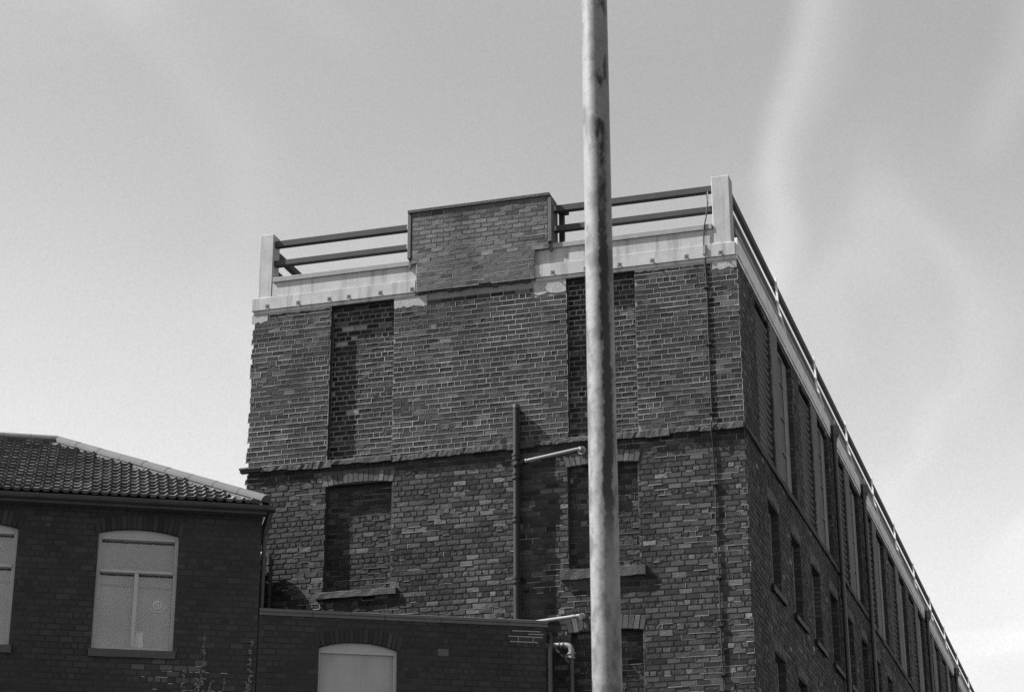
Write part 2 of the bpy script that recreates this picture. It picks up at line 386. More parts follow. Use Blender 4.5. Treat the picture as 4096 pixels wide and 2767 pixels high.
def put_bricks(F, recs, parent, mat, tonef, frontf, r, n_single, rough, name='brick', spallp=0.0, spall=0.012, variants=12, fine=True, jit=0.003, course=0.0936, stretch=0.235, joint=0.010):
    """the n_single largest bricks become objects of their own, the rest one joined part"""
    order = []
    for i, (s, z, Lx, H, full, head) in enumerate(recs):
        if not full: continue
        x, y = px_of(F.p(s, 0, z)); x2, y2 = px_of(F.p(s + Lx, 0, z)); x3, y3 = px_of(F.p(s, 0, z + H))
        if x < 4 or x2 > 4090 or y > 2755 or y < 0 or (2300 < x2 and x < 2505): continue
        order.append((-(abs(x2 - x) * abs(y3 - y)), i))
    order.sort(); single = set(i for _, i in order[:n_single])
    meshes = []
    for k in range(variants):
        mb = MB(); vs, fs = brick_local(stretch - joint, course - joint, 3, 2, r, rough, jit=jit, spall=(spall if r.random() < spallp else 0))
        mb.raw([Vector((a, -o, z)) for a, o, z in vs], fs, 0.0)
        meshes.append(mb.mesh(name, mat))
    rest = MB(); first = None
    for i, (s, z, Lx, H, full, head) in enumerate(recs):
        tone = tonef(s + Lx / 2, z, head, r); o = frontf(s, z, r)
        if i in single:
            b = bpy.data.objects.new(name, meshes[r.randrange(variants)]); COL.objects.link(b)
            b.location = F.p(s + r.uniform(-0.0015, 0.0015), o, z); b.rotation_euler = (r.uniform(-0.012, 0.012), r.uniform(-0.006, 0.006), F.a)
            b.color = (tone, tone, tone, 1); attach(b, parent)
        else:
            if fine: vs, fs = brick_local(Lx, H, 3 if Lx > 0.15 else 2, 2, r, rough * (1.9 if z < 11.6 else 1.0), jit=jit, spall=(spall if r.random() < spallp else 0))
            else: vs, fs = brick_local(Lx, H, 1, 1, r, rough, jit=jit)
            rest.raw([F.p(s + a, o + q, z + c) for a, q, c in vs], fs, tone)
    rest.build(name + '_coursing', mat, parent, kind='stuff')

def pointing(F, recs, parent, mat, frontf, tonef, r, joint=0.010, keep=1.0, name='pointing'):
    """raised mortar in the bed joints and perpends round each brick"""
    mb = MB()
    def bar(s0, s1, z0, z1, o, tn):
        e = 0.0015
        vs = [F.p(s0, o - 0.012, z0), F.p(s1, o - 0.012, z0), F.p(s1, o - 0.012, z1), F.p(s0, o - 0.012, z1), F.p(s0 + e, o, z0 + e), F.p(s1 - e, o + r.uniform(-0.001, 0.001), z0 + e), F.p(s1 - e, o, z1 - e), F.p(s0 + e, o + r.uniform(-0.001, 0.001), z1 - e)]
        mb.raw(vs, [(4, 5, 6, 7), (0, 1, 5, 4), (1, 2, 6, 5), (2, 3, 7, 6), (3, 0, 4, 7)], tn)
    for (s, z, Lx, H, full, head) in recs:
        k = keep(s, z) if callable(keep) else keep
        if r.random() < k:
            w = (0.0058 + 0.0032 * smoothnoise(s * 3.0, z * 40, 19)) * r.uniform(0.92, 1.08); dz = 0.0
            bar(s - joint / 2, s + Lx + joint / 2, z - joint / 2 - w + dz, z - joint / 2 + w + dz, frontf(s, z, r), tonef(s, z, r))
        if r.random() < k * 0.92:
            w = r.uniform(0.0035, 0.0065); x = s + Lx + joint / 2
            bar(x - w, x + w, z, z + H, frontf(s, z, r), tonef(s, z, r))
    return mb.build(name, mat, parent, kind='stuff')

def wall_sheet(mb, F, ss, zs, depth, tone, jt=0.035):
    """stepped front sheet: depth(s,z) inward per cell, with the step faces between cells"""
    nS, nZ = len(ss) - 1, len(zs) - 1
    D = [[depth((ss[i] + ss[i + 1]) / 2, (zs[j] + zs[j + 1]) / 2) for j in range(nZ)] for i in range(nS)]
    for i in range(nS):
        for j in range(nZ):
            d = D[i][j]; a, b, c, e = ss[i], ss[i + 1], zs[j], zs[j + 1]; tn = tone((a + b) / 2, (c + e) / 2)
            mb.poly([F.p(a, -d, c), F.p(b, -d, c), F.p(b, -d, e), F.p(a, -d, e)], tn)
            if i + 1 < nS and abs(D[i + 1][j] - d) > 1e-6:
                d2 = D[i + 1][j]; mb.poly([F.p(b, -d, c), F.p(b, -d2, c), F.p(b, -d2, e), F.p(b, -d, e)], jt)
            if j + 1 < nZ and abs(D[i][j + 1] - d) > 1e-6:
                d2 = D[i][j + 1]; mb.poly([F.p(a, -d, e), F.p(b, -d, e), F.p(b, -d2, e), F.p(a, -d2, e)], jt)

# ------------------------------------------------------------------ ground
mb = MB(); mb.poly([(-4000, -4000, 0), (4000, -4000, 0), (4000, 4000, 0), (-4000, 4000, 0)])
g = mb.build('ground', M['asphalt']); g['kind'] = 'structure'

# ================================================================== the mill
mill = thing('mill_building', 'tall weathered brick mill with blocked end windows and long side wall behind the pole', 'building', (-4.5, 22, 0))
WX = -8.97                        # left edge of the end wall
CRS, STR = 0.0936, 0.235
ZT, ZS, ZB = 14.70, 11.72, 6.9    # top of brick, string course, lowest modelled brick
MY = 58.0                         # length of the side
RD = 0.13                         # depth of the blocked windows
R1 = (-7.42, -6.20, 11.80, 14.70); R2 = (-3.015, -1.79, 11.80, 14.70)
L1 = (-7.42, -6.19, 9.44, 11.33); L2 = (-3.03, -1.825, 9.50, 11.30)
B1 = (-7.42, -6.19, 6.6, 8.46); B2 = (-3.02, -1.805, 6.6, 8.46)
REC = [R1, R2, L1, L2, B1, B2]
def inside(s, z, boxes): return any(a < s < b and c < z < d for a, b, c, d in boxes)

# mortar core of the end wall
ss = sorted({WX + 0.06, 0.0} | {v for b in REC for v in b[:2]}); zs = sorted({ZB, 14.85, ZS} | {v for b in REC for v in b[2:] if v > ZB})
def ed(s, z):
    d = 0.007 if z > ZS else 0.013
    return d + RD if inside(s, z, REC) else d
def et(s, z): return 0.16 if z > ZS else 0.05
mb = MB(); wall_sheet(mb, FE, ss, zs, ed, et)
mb.poly([FE.p(WX + 0.06, -0.004, ZB), FE.p(WX + 0.06, -0.6, ZB), FE.p(WX + 0.06, -0.6, 14.85), FE.p(WX + 0.06, -0.004, 14.85)], 0.05)
end_wall = mb.build('end_wall', M['mortar'], mill, label='sunlit brick end wall with pale joints above and dark joints below')
mb = MB()
mb.box(FE, WX, -0.02, -0.6, -0.02, 0, ZB - 0.002)
mb.box(FS, 0.62, MY, -0.6, -0.02, 0, ZB - 0.002)
mb.build('lower_wall', M['farbrick'], mill)

# end wall bricks
arch_zones = [(-7.47, -6.15, 11.30, 11.58), (-3.08, -1.78, 11.30, 11.53), (-7.47, -6.15, 8.42, 8.70), (-3.07, -1.76, 8.44, 8.70)]
sill_zones = [(-7.54, -6.06, 9.31, 9.45), (-3.17, -1.71, 9.31, 9.51)]
r = random.Random(5)
patch_z = [(WX, -8.62, 14.55, 14.72), (-6.21, -5.585, 14.50, 14.72), (-3.62, -3.02, 14.46, 14.72), (-0.45, 0.0, 14.52, 14.72), (-5.8, -3.55, 14.62, 14.8)]
recs = lay(FE, WX, 0, ZS + 0.02, ZT, CRS, STR, REC + patch_z, 0.06, r=r, jag=0.038)
recs += lay(FE, WX, 0, ZB, ZS - 0.04, CRS, STR, REC + arch_zones + sill_zones, 0.11, r=r, jag=0.03)
def tone_end(s, z, head, r):
    up_ = z > ZS
    t = (0.0215 if up_ else 0.029) * math.exp(r.gauss(0, 0.46))
    n = smoothnoise(s * 0.9, z * 1.6, 3); n2 = smoothnoise(s * 2.3, z * 3.1, 8)
    t *= 0.72 + 0.65 * n * (0.6 + 0.7 * n2)
    if not up_ and z > 11.36 + 0.22 * smoothnoise(s * 2.1, 0.5, 91): t *= 0.5      # darker courses below the ledge, with an uneven lower edge
    if r.random() < 0.06: t *= 0.55
    if r.random() < (0.05 if up_ else 0.07): t *= 1.9
    if not up_ and 9.5 < z < 10.6 and -6.3 < s < -4.3 and n2 > 0.55: t *= 1.6
    return t
def front_end(s, z, r): return r.uniform(0.0015, 0.0042) if z > ZS else r.uniform(-0.006, 0.003)
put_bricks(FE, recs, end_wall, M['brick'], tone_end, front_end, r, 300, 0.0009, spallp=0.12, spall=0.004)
up_recs = [q for q in recs if q[1] > ZS]; lo_recs = [q for q in recs if q[1] < ZS]
def mort_tone(s, z, r): return 0.19 * math.exp(r.gauss(0, 0.13)) * (0.6 + 0.8 * smoothnoise(s * 1.7, z * 2.3, 77))
def keep_up(s, z): return 1.0 - 0.5 * max(0.0, smoothnoise(s * 1.5, z * 2.2, 31) - 0.70) * 2.4
def keep_lo(s, z): return max(0.0, smoothnoise(s * 1.3 + 4, z * 1.8, 55) - 0.42) * 1.1 + (0.25 if s > -1.6 else 0.03)
pointing(FE, up_recs, end_wall, M['mortar'], lambda s, z, r: 0.0066 + r.uniform(-0.0006, 0.0006), mort_tone, r, keep=keep_up)
pointing(FE, lo_recs, end_wall, M['mortar'], lambda s, z, r: 0.001 + r.uniform(-0.002, 0.002), lambda s, z, r: mort_tone(s, z, r) * 0.75, r, keep=keep_lo)
# infill brickwork of the blocked windows
r = random.Random(6)
for bx, nm in ((R1, 'upper'), (R2, 'upper'), (L1, 'lower'), (L2, 'lower'), (B2, 'lower')):
    a, b, c, d = bx
    Fi = Frame(FE.p(0, -RD, 0), 0.0); upz = nm == 'upper'
    iw = MB()
    ir = lay(Fi, a + 0.004, b - 0.004, max(c, ZB), d, CRS, STR, [], r.uniform(0, 0.2), r=r)
    for (s, z, Lx, H, full, head) in ir:
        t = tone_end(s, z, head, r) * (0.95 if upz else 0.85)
        if upz and s < a + 0.5 and r.random() < 0.05: t = 0.2
        vs, fs = brick_local(Lx, H, 3 if Lx > 0.15 else 2, 2, r, 0.002); o = r.uniform(-0.004, 0.004)
        iw.raw([Fi.p(s + x, o + q, z + y) for x, q, y in vs], fs, t)
    iw.build('window_infill', M['brick'], end_wall, kind='stuff')
    pointing(Fi, ir, end_wall, M['mortar'], lambda s, z, r: 0.004 + r.uniform(-0.001, 0.001), (lambda s, z, r: mort_tone(s, z, r) * 0.95) if upz else (lambda s, z, r: mort_tone(s, z, r) * 0.55), r, keep=0.97 if upz else 0.4)

# flat brick arches of the lower windows: soldiers laid one by one
def arch(F, a, b, zspring, rise, h, n, parent, mat, tone, r, front=0.002, depth=0.12):
    base = MB()
    cx = (a + b) / 2; w = (b - a) / n
    for k in range(n):
        s0 = a + k * w; m = s0 + w / 2; u = (m - cx) / ((b - a) / 2)
        z0 = zspring + rise * (1 - u * u); lean = u * 0.05
        zt = z0 + h + r.uniform(-0.008, 0.008)
        q = MB(); fr = front + r.uniform(-0.003, 0.003); g_ = 0.0035
        A = [(s0 + g_, fr, z0), (s0 + w - g_, fr, z0 + rise * (-0.1 * u)), (s0 + w - g_ + lean, fr - 0.002, zt), (s0 + g_ + lean, fr, zt)]
        vs = [F.p(x, o, z) for x, o, z in A] + [F.p(x, o - depth, z) for x, o, z in A]
        # small chamfer: pull a front ring in
        ctr = sum((Vector(v) for v in vs[:4]), Vector()) / 4
        ring = [v + (ctr - v).normalized() * 0.006 + F.Nn * 0.003 for v in vs[:4]]
        vs += ring
        fs = [(8, 9, 10, 11)] + [(i, (i + 1) % 4, 8 + (i + 1) % 4, 8 + i) for i in range(4)] + [(i, 4 + i, 4 + (i + 1) % 4, (i + 1) % 4) for i in range(4)] + [(4, 7, 6, 5)]
        t = tone * math.exp(r.gauss(0, 0.25))
        q.raw(vs, fs, t); q.build('brick', mat, parent)
r = random.Random(9)
arch(FE, -7.45, -6.17, 11.31, 0.045, 0.20, 14, end_wall, M['brick'], 0.062, r)
arch(FE, -3.06, -1.80, 11.27, 0.04, 0.20, 14, end_wall, M['brick'], 0.062, r)
arch(FE, -3.05, -1.78, 8.43, 0.05, 0.23, 14, end_wall, M['brick'], 0.055, r)

# window sills (broken stone)
def stone(F, s0, s1, o0, o1, z0, z1, r, n=10, j=0.008):
    """rough stone bar: stations with jittered profile"""
    mb = MB(); prof = []
    for k in range(n + 1):
        s = s0 + (s1 - s0) * k / n
        prof.append([F.p(s + r.uniform(-j, j) * (0 < k < n), o0, z0 + r.uniform(-j, j)), F.p(s, o1 + r.uniform(-j * 1.6, j * 0.4), z0 + r.uniform(-j, j)), F.p(s, o1 + r.uniform(-j * 1.6, j * 0.4), z1 - 0.015 + r.uniform(-j, j)),
                     F.p(s, o1 - 0.02 + r.uniform(-j, j), z1 + r.uniform(-j, j * 0.3)), F.p(s, o0, z1 + 0.01)])
    for k in range(n):
        for q in range(5):
            mb.poly([prof[k][q], prof[k + 1][q], prof[k + 1][(q + 1) % 5], prof[k][(q + 1) % 5]])
    mb.poly(prof[0]); mb.poly(prof[-1]); return mb
r = random.Random(21)
stone(FE, -7.535, -6.065, -0.12, 0.055, 9.315, 9.435, r).build('window_sill', M['string'], mill)
stone(FE, -3.165, -1.72, -0.12, 0.075, 9.325, 9.50, r).build('window_sill', M['string'], mill)

# string course: one moulded stub on the left, the rest broken back
mb = MB(); mb.box(FE, -9.06, -8.64, -0.05, 0.075, 11.745, 11.785, cham=0.005); mb.box(FE, -9.05, -8.645, -0.05, 0.055, 11.698, 11.742, cham=0.005)
sc_ = mb.build('string_course', M['string'], mill)
x = -8.64
while x < 0.0:
    w = min(r.uniform(0.35, 0.75), 0.0 - x)
    if w < 0.1: break
    pr = r.uniform(0.055, 0.075)
    stone(FE, x + 0.004, x + w - 0.004, -0.05, pr, 11.675 + r.uniform(-0.03, 0.02), 11.775 + r.uniform(-0.02, 0.02), r, n=7, j=0.009).build('stone', M['string'], sc_)
    x += w
y = 0.0
mb = stone(FS, 0.02, 56, -0.05, 0.045, 11.68, 11.79, r, n=120, j=0.012)
mb.build('side_string_course', M['string'], mill)

# concrete ring beam on the end wall
mb = MB(); SEG = [(-8.975, -5.80), (-3.585, -0.012)]
def one(name, mat, parent, *a, **k):
    m_ = MB(); m_.box(*a, **k); return m_.build(name, mat, parent)
for a, b in SEG:
    one('fascia_board', M['concrete'], mill, FE, a, b, -0.02, 0.036, 14.772, 15.008, cham=0.004)
    one('fascia_strip', M['concrete'], mill, FE, a + 0.03, b - 0.004, -0.02, 0.016, 14.705, 14.770, cham=0.003)
for a, b in ((-8.60, -5.60), (-3.70, -0.39)): one('parapet_panel', M['concrete'], mill, FE, a, b, -0.3, -0.008, 15.0, 15.30)
for a, b in ((-8.585, -5.80), (-3.40, -0.40)): one('coping', M['coping'], mill, FE, a, b, -0.34, 0.020, 15.303, 15.400, cham=0.006)
for s in (-8.672, -8.067, -7.458, -7.079, -6.472, -5.869, -3.259, -2.66, -2.053, -1.473, -0.871, -0.275):
    mb = MB(); z = 14.848
    mb.box(FE, s - 0.035, s + 0.035, 0.034, 0.042, z - 0.035, z + 0.035, cham=0.002)
    mb.tube([FE.p(s, 0.042, z), FE.p(s, 0.060, z)], 0.018, 6); mb.tube([FE.p(s, 0.06, z), FE.p(s, 0.085, z)], 0.008, 8)
    mb.build('bolt', M['coping'], mill)
# corner pillars
for a, b, nm in ((-8.875, -8.61, 'left'), (-0.385, -0.075, 'right')):
    mb = MB(); mb.box(FE, a, b, -0.30, -0.002, 15.010, 16.285, cham=0.008)
    mb.box(FE, a - 0.06 if nm == 'left' else a - 0.03, b + 0.02, -0.34, 0.012, 14.985, 15.03, cham=0.006)
    mb.build('corner_pillar', M['concrete'], mill)
# render patches under the beam
def patch(F, a, b, z0, z1, o, r, n=12, j=0.03):
    mb = MB(); top = [F.p(a + (b - a) * k / n, o, z1) for k in range(n + 1)]
    zz = [z0 + r.uniform(-j, j) for _ in range(n + 1)]
    bot = [F.p(a + (b - a) * k / n, o - r.uniform(0, 0.003), zz[k]) for k in range(n + 1)]
    bk = [F.p(a + (b - a) * k / n, -0.02, zz[k] - 0.004) for k in range(n + 1)]
    for k in range(n):
        mid = (top[k] + bot[k]) / 2; mb.poly([bot[k], bot[k + 1], top[k + 1], top[k]]); mb.poly([bk[k], bk[k + 1], bot[k + 1], bot[k]])
    mb.poly([top[0], bot[0], bk[0], F.p(a, -0.02, z1)]); mb.poly([top[n], bot[n], bk[n], F.p(b, -0.02, z1)])
    return mb
for (a, b, z0, z1) in ((WX, -8.66, 14.55, 14.704), (-6.205, -5.585, 14.52, 14.704), (-3.60, -3.02, 14.47, 14.704), (-0.42, -0.004, 14.55, 14.704), (-1.78, -0.43, 14.665, 14.704), (-8.65, -7.43, 14.672, 14.704)):
    patch(FE, a, b, z0, z1, 0.008, r, n=max(5, int((b - a) / 0.06)), j=0.012 if z0 > 14.6 else 0.03).build('render_patch', M['render'], mill)

# parapet block in the middle of the end wall
BO = 0.065
mb = MB()
mb.box(FE, -5.870, -3.325, -0.40, BO - 0.006, 15.305, 16.295, 0.11); mb.box(FE, -5.778, -3.580, -0.40, BO - 0.006, 14.775, 15.303, 0.22)
block = mb.build('parapet_block', M['mortar'], mill, label='raised brick block in the middle of the parapet')
r = random.Random(33)
Fb = Frame(FE.p(0, BO, 0), 0.0)
recs = lay(Fb, -5.872, -3.322, 15.305, 15.305 + 11 * 0.09, 0.09, STR, [], 0.02, hdr=50, r=r)
recs += lay(Fb, -5.78, -3.578, 14.765, 14.765 + 6 * 0.09, 0.09, STR, [], 0.09, hdr=50, r=r, jag=0.02)
def tone_blk(s, z, head, r):
    t = (0.085 if z > 15.3 else 0.068) * math.exp(r.gauss(0, 0.18))
    if r.random() < 0.09: t *= 0.45
    if z > 16.08: t *= 0.7
    return t
pointing(Fb, recs, block, M['mortar'], lambda s, z, r: 0.002, lambda s, z, r: mort_tone(s, z, r) * 0.9, r, keep=lambda s, z: 0.92 if z < 15.45 else (0.5 if z < 15.65 else 0.06))
put_bricks(Fb, recs, block, M['brick'], tone_blk, lambda s, z, r: r.uniform(-0.0015, 0.002), r, 170, 0.0011, course=0.09)
mb = MB()
for s in np.arange(-5.76, -3.7, 0.14):        # ragged mortar left along the broken foot
    mb.box(FE, s, s + r.uniform(0.1, 0.135), 0.0, BO - 0.01 - r.uniform(0, 0.02), 14.70 + r.uniform(0.0, 0.05), 14.772, cham=0.004)
mb.build('broken_foot', M['string'], block)
mb = MB(); mb.box(FE, -5.95, -3.285, -0.43, BO + 0.022, 16.300, 16.362, cham=0.006); mb.build('block_coping', M['string'], block)
for a, b in ((-5.948, -5.884), (-3.312, -3.248)):
    mb = MB(); mb.box(FE, a, b, -0.34, 0.075, 15.42, 16.285, cham=0.005); mb.build('side_board', M['oldboard'], block)
    mb = MB(); mb.box(FE, a + 0.018, b - 0.006, -0.2, 0.03, 15.25, 15.418); mb.build('bracket', M['iron_dark'], block)
mb = MB(); mb.box(FE, -3.225, -3.135, -0.42, -0.33, 15.40, 16.20, cham=0.006); mb.box(FE, -3.24, -3.06, -0.44, -0.31, 16.10, 16.17, cham=0.01)
mb.build('back_brace', M['timber'], block)

# ------------------------------------------------------------------ side wall of the mill
BAY = 4.76; NB = 11
UP_L = [(1.60 + BAY * k, 3.10 + BAY * k, 11.86, 14.62) for k in range(NB)]       # louvred openings
UP_W = [(3.88 + BAY * k, 5.45 + BAY * k, 11.86, 14.62) for k in range(NB)]       # glazed openings
LP = [(3.10 + BAY * k, 3.88 + BAY * k, 11.86, 14.62) for k in range(NB)]         # limewashed piers
LO = [(2.02 + 2.38 * k, 3.07 + 2.38 * k, 9.50, 11.02) for k in range(22)]
LB = [(2.02 + 2.38 * k, 3.07 + 2.38 * k, 6.90, 8.36) for k in range(22)]
allz = UP_L + UP_W + LO + LB
ss = sorted({0.0, MY} | {v for b in allz for v in b[:2]}); zs = sorted({ZB, ZS, 15.0} | {v for b in allz for v in b[2:]})
def sdp(s, z):
    d = 0.010
    if inside(s, z, UP_L): return d + 0.10
    if inside(s, z, UP_W): return d + 0.11
    if inside(s, z, LO) or inside(s, z, LB): return d + 0.18
    return d
mb = MB(); wall_sheet(mb, FS, ss, zs, sdp, lambda s, z: 0.045)
mb.poly([FS.p(MY, -0.01, ZB), FS.p(MY, -0.6, ZB), FS.p(MY, -0.6, 15), FS.p(MY, -0.01, 15)], 0.15)
side_wall = mb.build('side_wall', M['mortar'], mill, label='long shaded brick side wall running away to the right')
r = random.Random(14)
sarch = [(a - 0.06, b + 0.06, d - 0.02, d + 0.23) for a, b, c, d in LO + LB]
ssill = [(a - 0.1, b + 0.2, c - 0.12, c) for a, b, c, d in LO + LB]
recs = lay(FS, 0.0, 50, ZS + 0.07, 14.78, CRS, STR, UP_L + UP_W, 0.03, r=r) + lay(FS, 0.0, 50, ZB, ZS - 0.05, CRS, STR, LO + LB + sarch + ssill, 0.08, r=r)
def tone_side(s, z, head, r):
    if inside(s, z, LP): return 0.27 * math.exp(r.gauss(0, 0.2))
    t = 0.030 * math.exp(r.gauss(0, 0.42))
    t *= 0.7 + 0.6 * smoothnoise(s * 0.5, z * 1.2, 5)
    if r.random() < 0.045: t *= 2.6
    if z > ZS: t *= 1.2
    return t
near = [q for q in recs if q[0] < 9]; far = [q for q in recs if q[0] >= 9]
put_bricks(FS, near, side_wall, M['brick'], tone_side, lambda s, z, r: r.uniform(-0.006, 0.004), r, 0, 0.002, fine=False)
put_bricks(FS, far, side_wall, M['brick'], tone_side, lambda s, z, r: r.uniform(-0.006, 0.004), r, 0, 0.002, fine=False)
# brick jambs that face down the street (visible far jambs of each opening)
mb = MB()
for (a, b, c, d), dp in [(q, 0.10) for q in UP_L] + [(q, 0.11) for q in UP_W] + [(q, 0.18) for q in LO + LB]:
    if a > 45: continue
    z = c
    Fj = Frame(FS.p(b, -dp, 0), 0.0)
    k = 0
    while z < d - 0.05:
        vs, fs = brick_local(dp - 0.008, CRS - 0.012, 1, 1, r, 0.002)
        mb.raw([Fj.p(x, o + 0.006, z + y) for x, o, y in vs], fs, 0.05 * math.exp(r.gauss(0, 0.25))); z += CRS; k += 1
mb.build('jamb_bricks', M['brick'], side_wall, kind='stuff')
# louvres
sl_mesh = MB(); sl_mesh.box(Frame((0, 0, 0), math.pi / 2), 0.0, 1.44, -0.008, 0.008, -0.026, 0.026, 0.0, cham=0.003)
slm = sl_mesh.mesh('slat', M['slat'])
for k, (a, b, c, d) in enumerate(UP_L[:8]):
    mb = MB(); mb.box(FS, a + 0.02, b - 0.01, -0.112, -0.100, c + 0.01, d - 0.01, 0.03)
    lv = mb.build('louvre', M['iron_dark'], mill)
    for q in range(19):
        o = bpy.data.objects.new('slat', slm); COL.objects.link(o); o.location = FS.p(a + 0.03, -0.055, c + 0.08 + q * 0.14)
        o.rotation_euler = (0, math.radians(38), 0); attach(o, lv)
# glazed openings: pale panel against the far jamb, dark glass with bars before it
for k, (a, b, c, d) in enumerate(UP_W[:9]):
    mb = MB(); dpt = -0.098
    mb.box(FS, b - 0.50, b - 0.03, dpt - 0.02, dpt + 0.004, c + 0.02, d - 0.02); mb.box(FS, a + 0.02, a + 0.10, dpt - 0.02, dpt + 0.02, c + 0.02, d - 0.02)
    mb.box(FS, a + 0.10, b - 0.5, dpt - 0.02, dpt + 0.012, d - 0.10, d - 0.02); mb.box(FS, a + 0.10, b - 0.5, dpt - 0.02, dpt + 0.03, c + 0.02, c + 0.12)
    wn = mb.build('window', M['frame'], mill)
    mb = MB(); mb.box(FS, a + 0.10, b - 0.5, dpt - 0.018, dpt - 0.008, c + 0.12, d - 0.10); mb.build('pane', M['darkglass'], wn)
    for zb in (c + 0.75, c + 1.45, c + 2.15):
        mb = MB(); mb.box(FS, a + 0.10, b - 0.5, dpt - 0.006, dpt + 0.016, zb - 0.016, zb + 0.016); mb.build('glazing_bar', M['frame'], wn)
# limewashed piers between the paired openings get a thin coat over the brick
r = random.Random(3)
for (a, b, c, d) in LP[:9]:
    mb = MB(); n = 18
    for k in range(n):
        z0 = c - 0.06 + (d - c + 0.1) * k / n; z1 = c - 0.06 + (d - c + 0.1) * (k + 1) / n
        mb.box(FS, a + r.uniform(0, 0.02), b - r.uniform(0, 0.03), -0.02, 0.007 + r.uniform(0, 0.002), z0, z1)
    mb.build('limewashed_pier', M['lightpier'], mill)
# lower side windows
for k, (a, b, c, d) in enumerate((LO[:16] + LB[:10])):
    mb = MB(); dpt = -0.17
    mb.box(FS, b - 0.11, b - 0.015, dpt - 0.02, dpt + 0.03, c, d); mb.box(FS, a, a + 0.08, dpt - 0.02, dpt + 0.02, c, d)
    mb.box(FS, a + 0.08, b - 0.11, dpt - 0.02, dpt + 0.02, c, c + 0.09); mb.box(FS, a + 0.08, b - 0.11, dpt - 0.02, dpt + 0.02, d - 0.09, d)
    mb.box(FS, a + 0.08, b - 0.11, dpt - 0.02, dpt + 0.025, (c + d) / 2 - 0.03, (c + d) / 2 + 0.03)
    wn = mb.build('window', M['frame'], mill)
    mb = MB(); mb.box(FS, a + 0.08, b - 0.11, dpt - 0.018, dpt - 0.008, c + 0.09, d - 0.09); mb.build('pane', M['darkglass'], wn)
    stone(FS, a - 0.1, b + 0.2, -0.18, 0.06, c - 0.115, c - 0.002, r, n=6, j=0.006).build('window_sill', M['black'], mill)
    if a < 16: arch(FS, a - 0.05, b + 0.05, d - 0.01, 0.05, 0.2, 12, side_wall, M['brick'], 0.07, r, depth=0.16)
# side fascia, panel and coping
mb = MB(); mb.box(FS, 0.0, MY, -0.02, 0.030, 14.775, 15.09, cham=0.004); mb.box(FS, 0.0, MY, -0.02, 0.012, 14.705, 14.772, cham=0.003); mb.build('side_fascia', M['fascia'], mill)
mb = MB(); mb.box(FS, 0.31, MY, -0.32, -0.085, 15.0, 15.295); mb.build('side_parapet_panel', M['coping'], mill)
mb = MB(); mb.box(FS, 0.32, MY, -0.34, -0.045, 15.30, 15.42, cham=0.006); mb.build('side_coping', M['coping'], mill)
# roof deck and the two far walls that close the volume
mb = MB(); mb.box(FE, WX + 0.02, -0.35, -MY + 0.3, -0.62, 14.9, 15.02); mb.build('roof_deck', M['felt'], mill)
mb = MB(); mb.box(FE, WX, WX + 0.3, -MY, -0.61, 0, 15.2); mb.box(FE, WX + 0.31, -0.62, -MY, -MY + 0.3, 0, 14.88); mb.build('rear_wall', M['farbrick'], mill)

# ------------------------------------------------------------------ roof railing
rail = thing('roof_railing', 'two-bar dark timber railing along the mill parapet', 'railing', (-4.5, 0.1, 15.4))
r = random.Random(8)
for (z0, z1) in ((16.045, 16.160), (15.665, 15.770)):
    for a, b in ((-8.605, -5.952), (-3.244, -0.39)):
        mb = MB(); mb.box(FE, a, b, -0.19, -0.07, z0, z1, cham=0.006); mb.build('rail', M['timber'], rail)
    for k in range(11):
        y0 = 0.305 + k * 4.76 if k == 0 else 4.80 + (k - 1) * 4.72 + 0.02; y1 = 4.80 + k * 4.72 - 0.02
        mb = MB(); mb.box(FS, y0, y1, -0.195, -0.12, z0 - 0.03 if z0 < 16 else z0 - 0.005, z1 + 0.015, cham=0.006); mb.build('rail', M['timber'], rail)
        mb = MB(); mb.box(Frame((WX + 0.12, 0, 0), math.pi / 2), y0, y1, 0.0, 0.11, z0, z1, cham=0.006); mb.build('rail', M['timber'], rail)
for k in range(11):
    y = 4.80 + k * 4.72; mb = MB()
    vs = []
    for (o, z) in ((0.045, 14.80), (0.045, 15.12), (-0.06, 15.60), (-0.085, 16.23)):
        vs.append((o, z))
    for i in range(3):
        (o0, z0), (o1, z1) = vs[i], vs[i + 1]
        for (ya, yb, da) in ((y - 0.03, y + 0.03, 0.036),):
            P = [FS.p(ya, o0 - da, z0), FS.p(yb, o0 - da, z0), FS.p(yb, o0, z0), FS.p(ya, o0, z0), FS.p(ya, o1 - da, z1), FS.p(yb, o1 - da, z1), FS.p(yb, o1, z1), FS.p(ya, o1, z1)]
            mb.raw(P, [(0, 1, 2, 3), (4, 7, 6, 5), (0, 4, 5, 1), (1, 5, 6, 2), (2, 6, 7, 3), (3, 7, 4, 0)])
    mb.build('post', M['postmetal'], rail)
for s in (-5.985, -3.225):
    for z in (16.10, 15.715):
        mb = MB(); mb.box(FE, s - 0.025, s + 0.025, -0.075, -0.058, z - 0.045, z + 0.045, cham=0.003); mb.build('end_plate', M['galv'], rail)

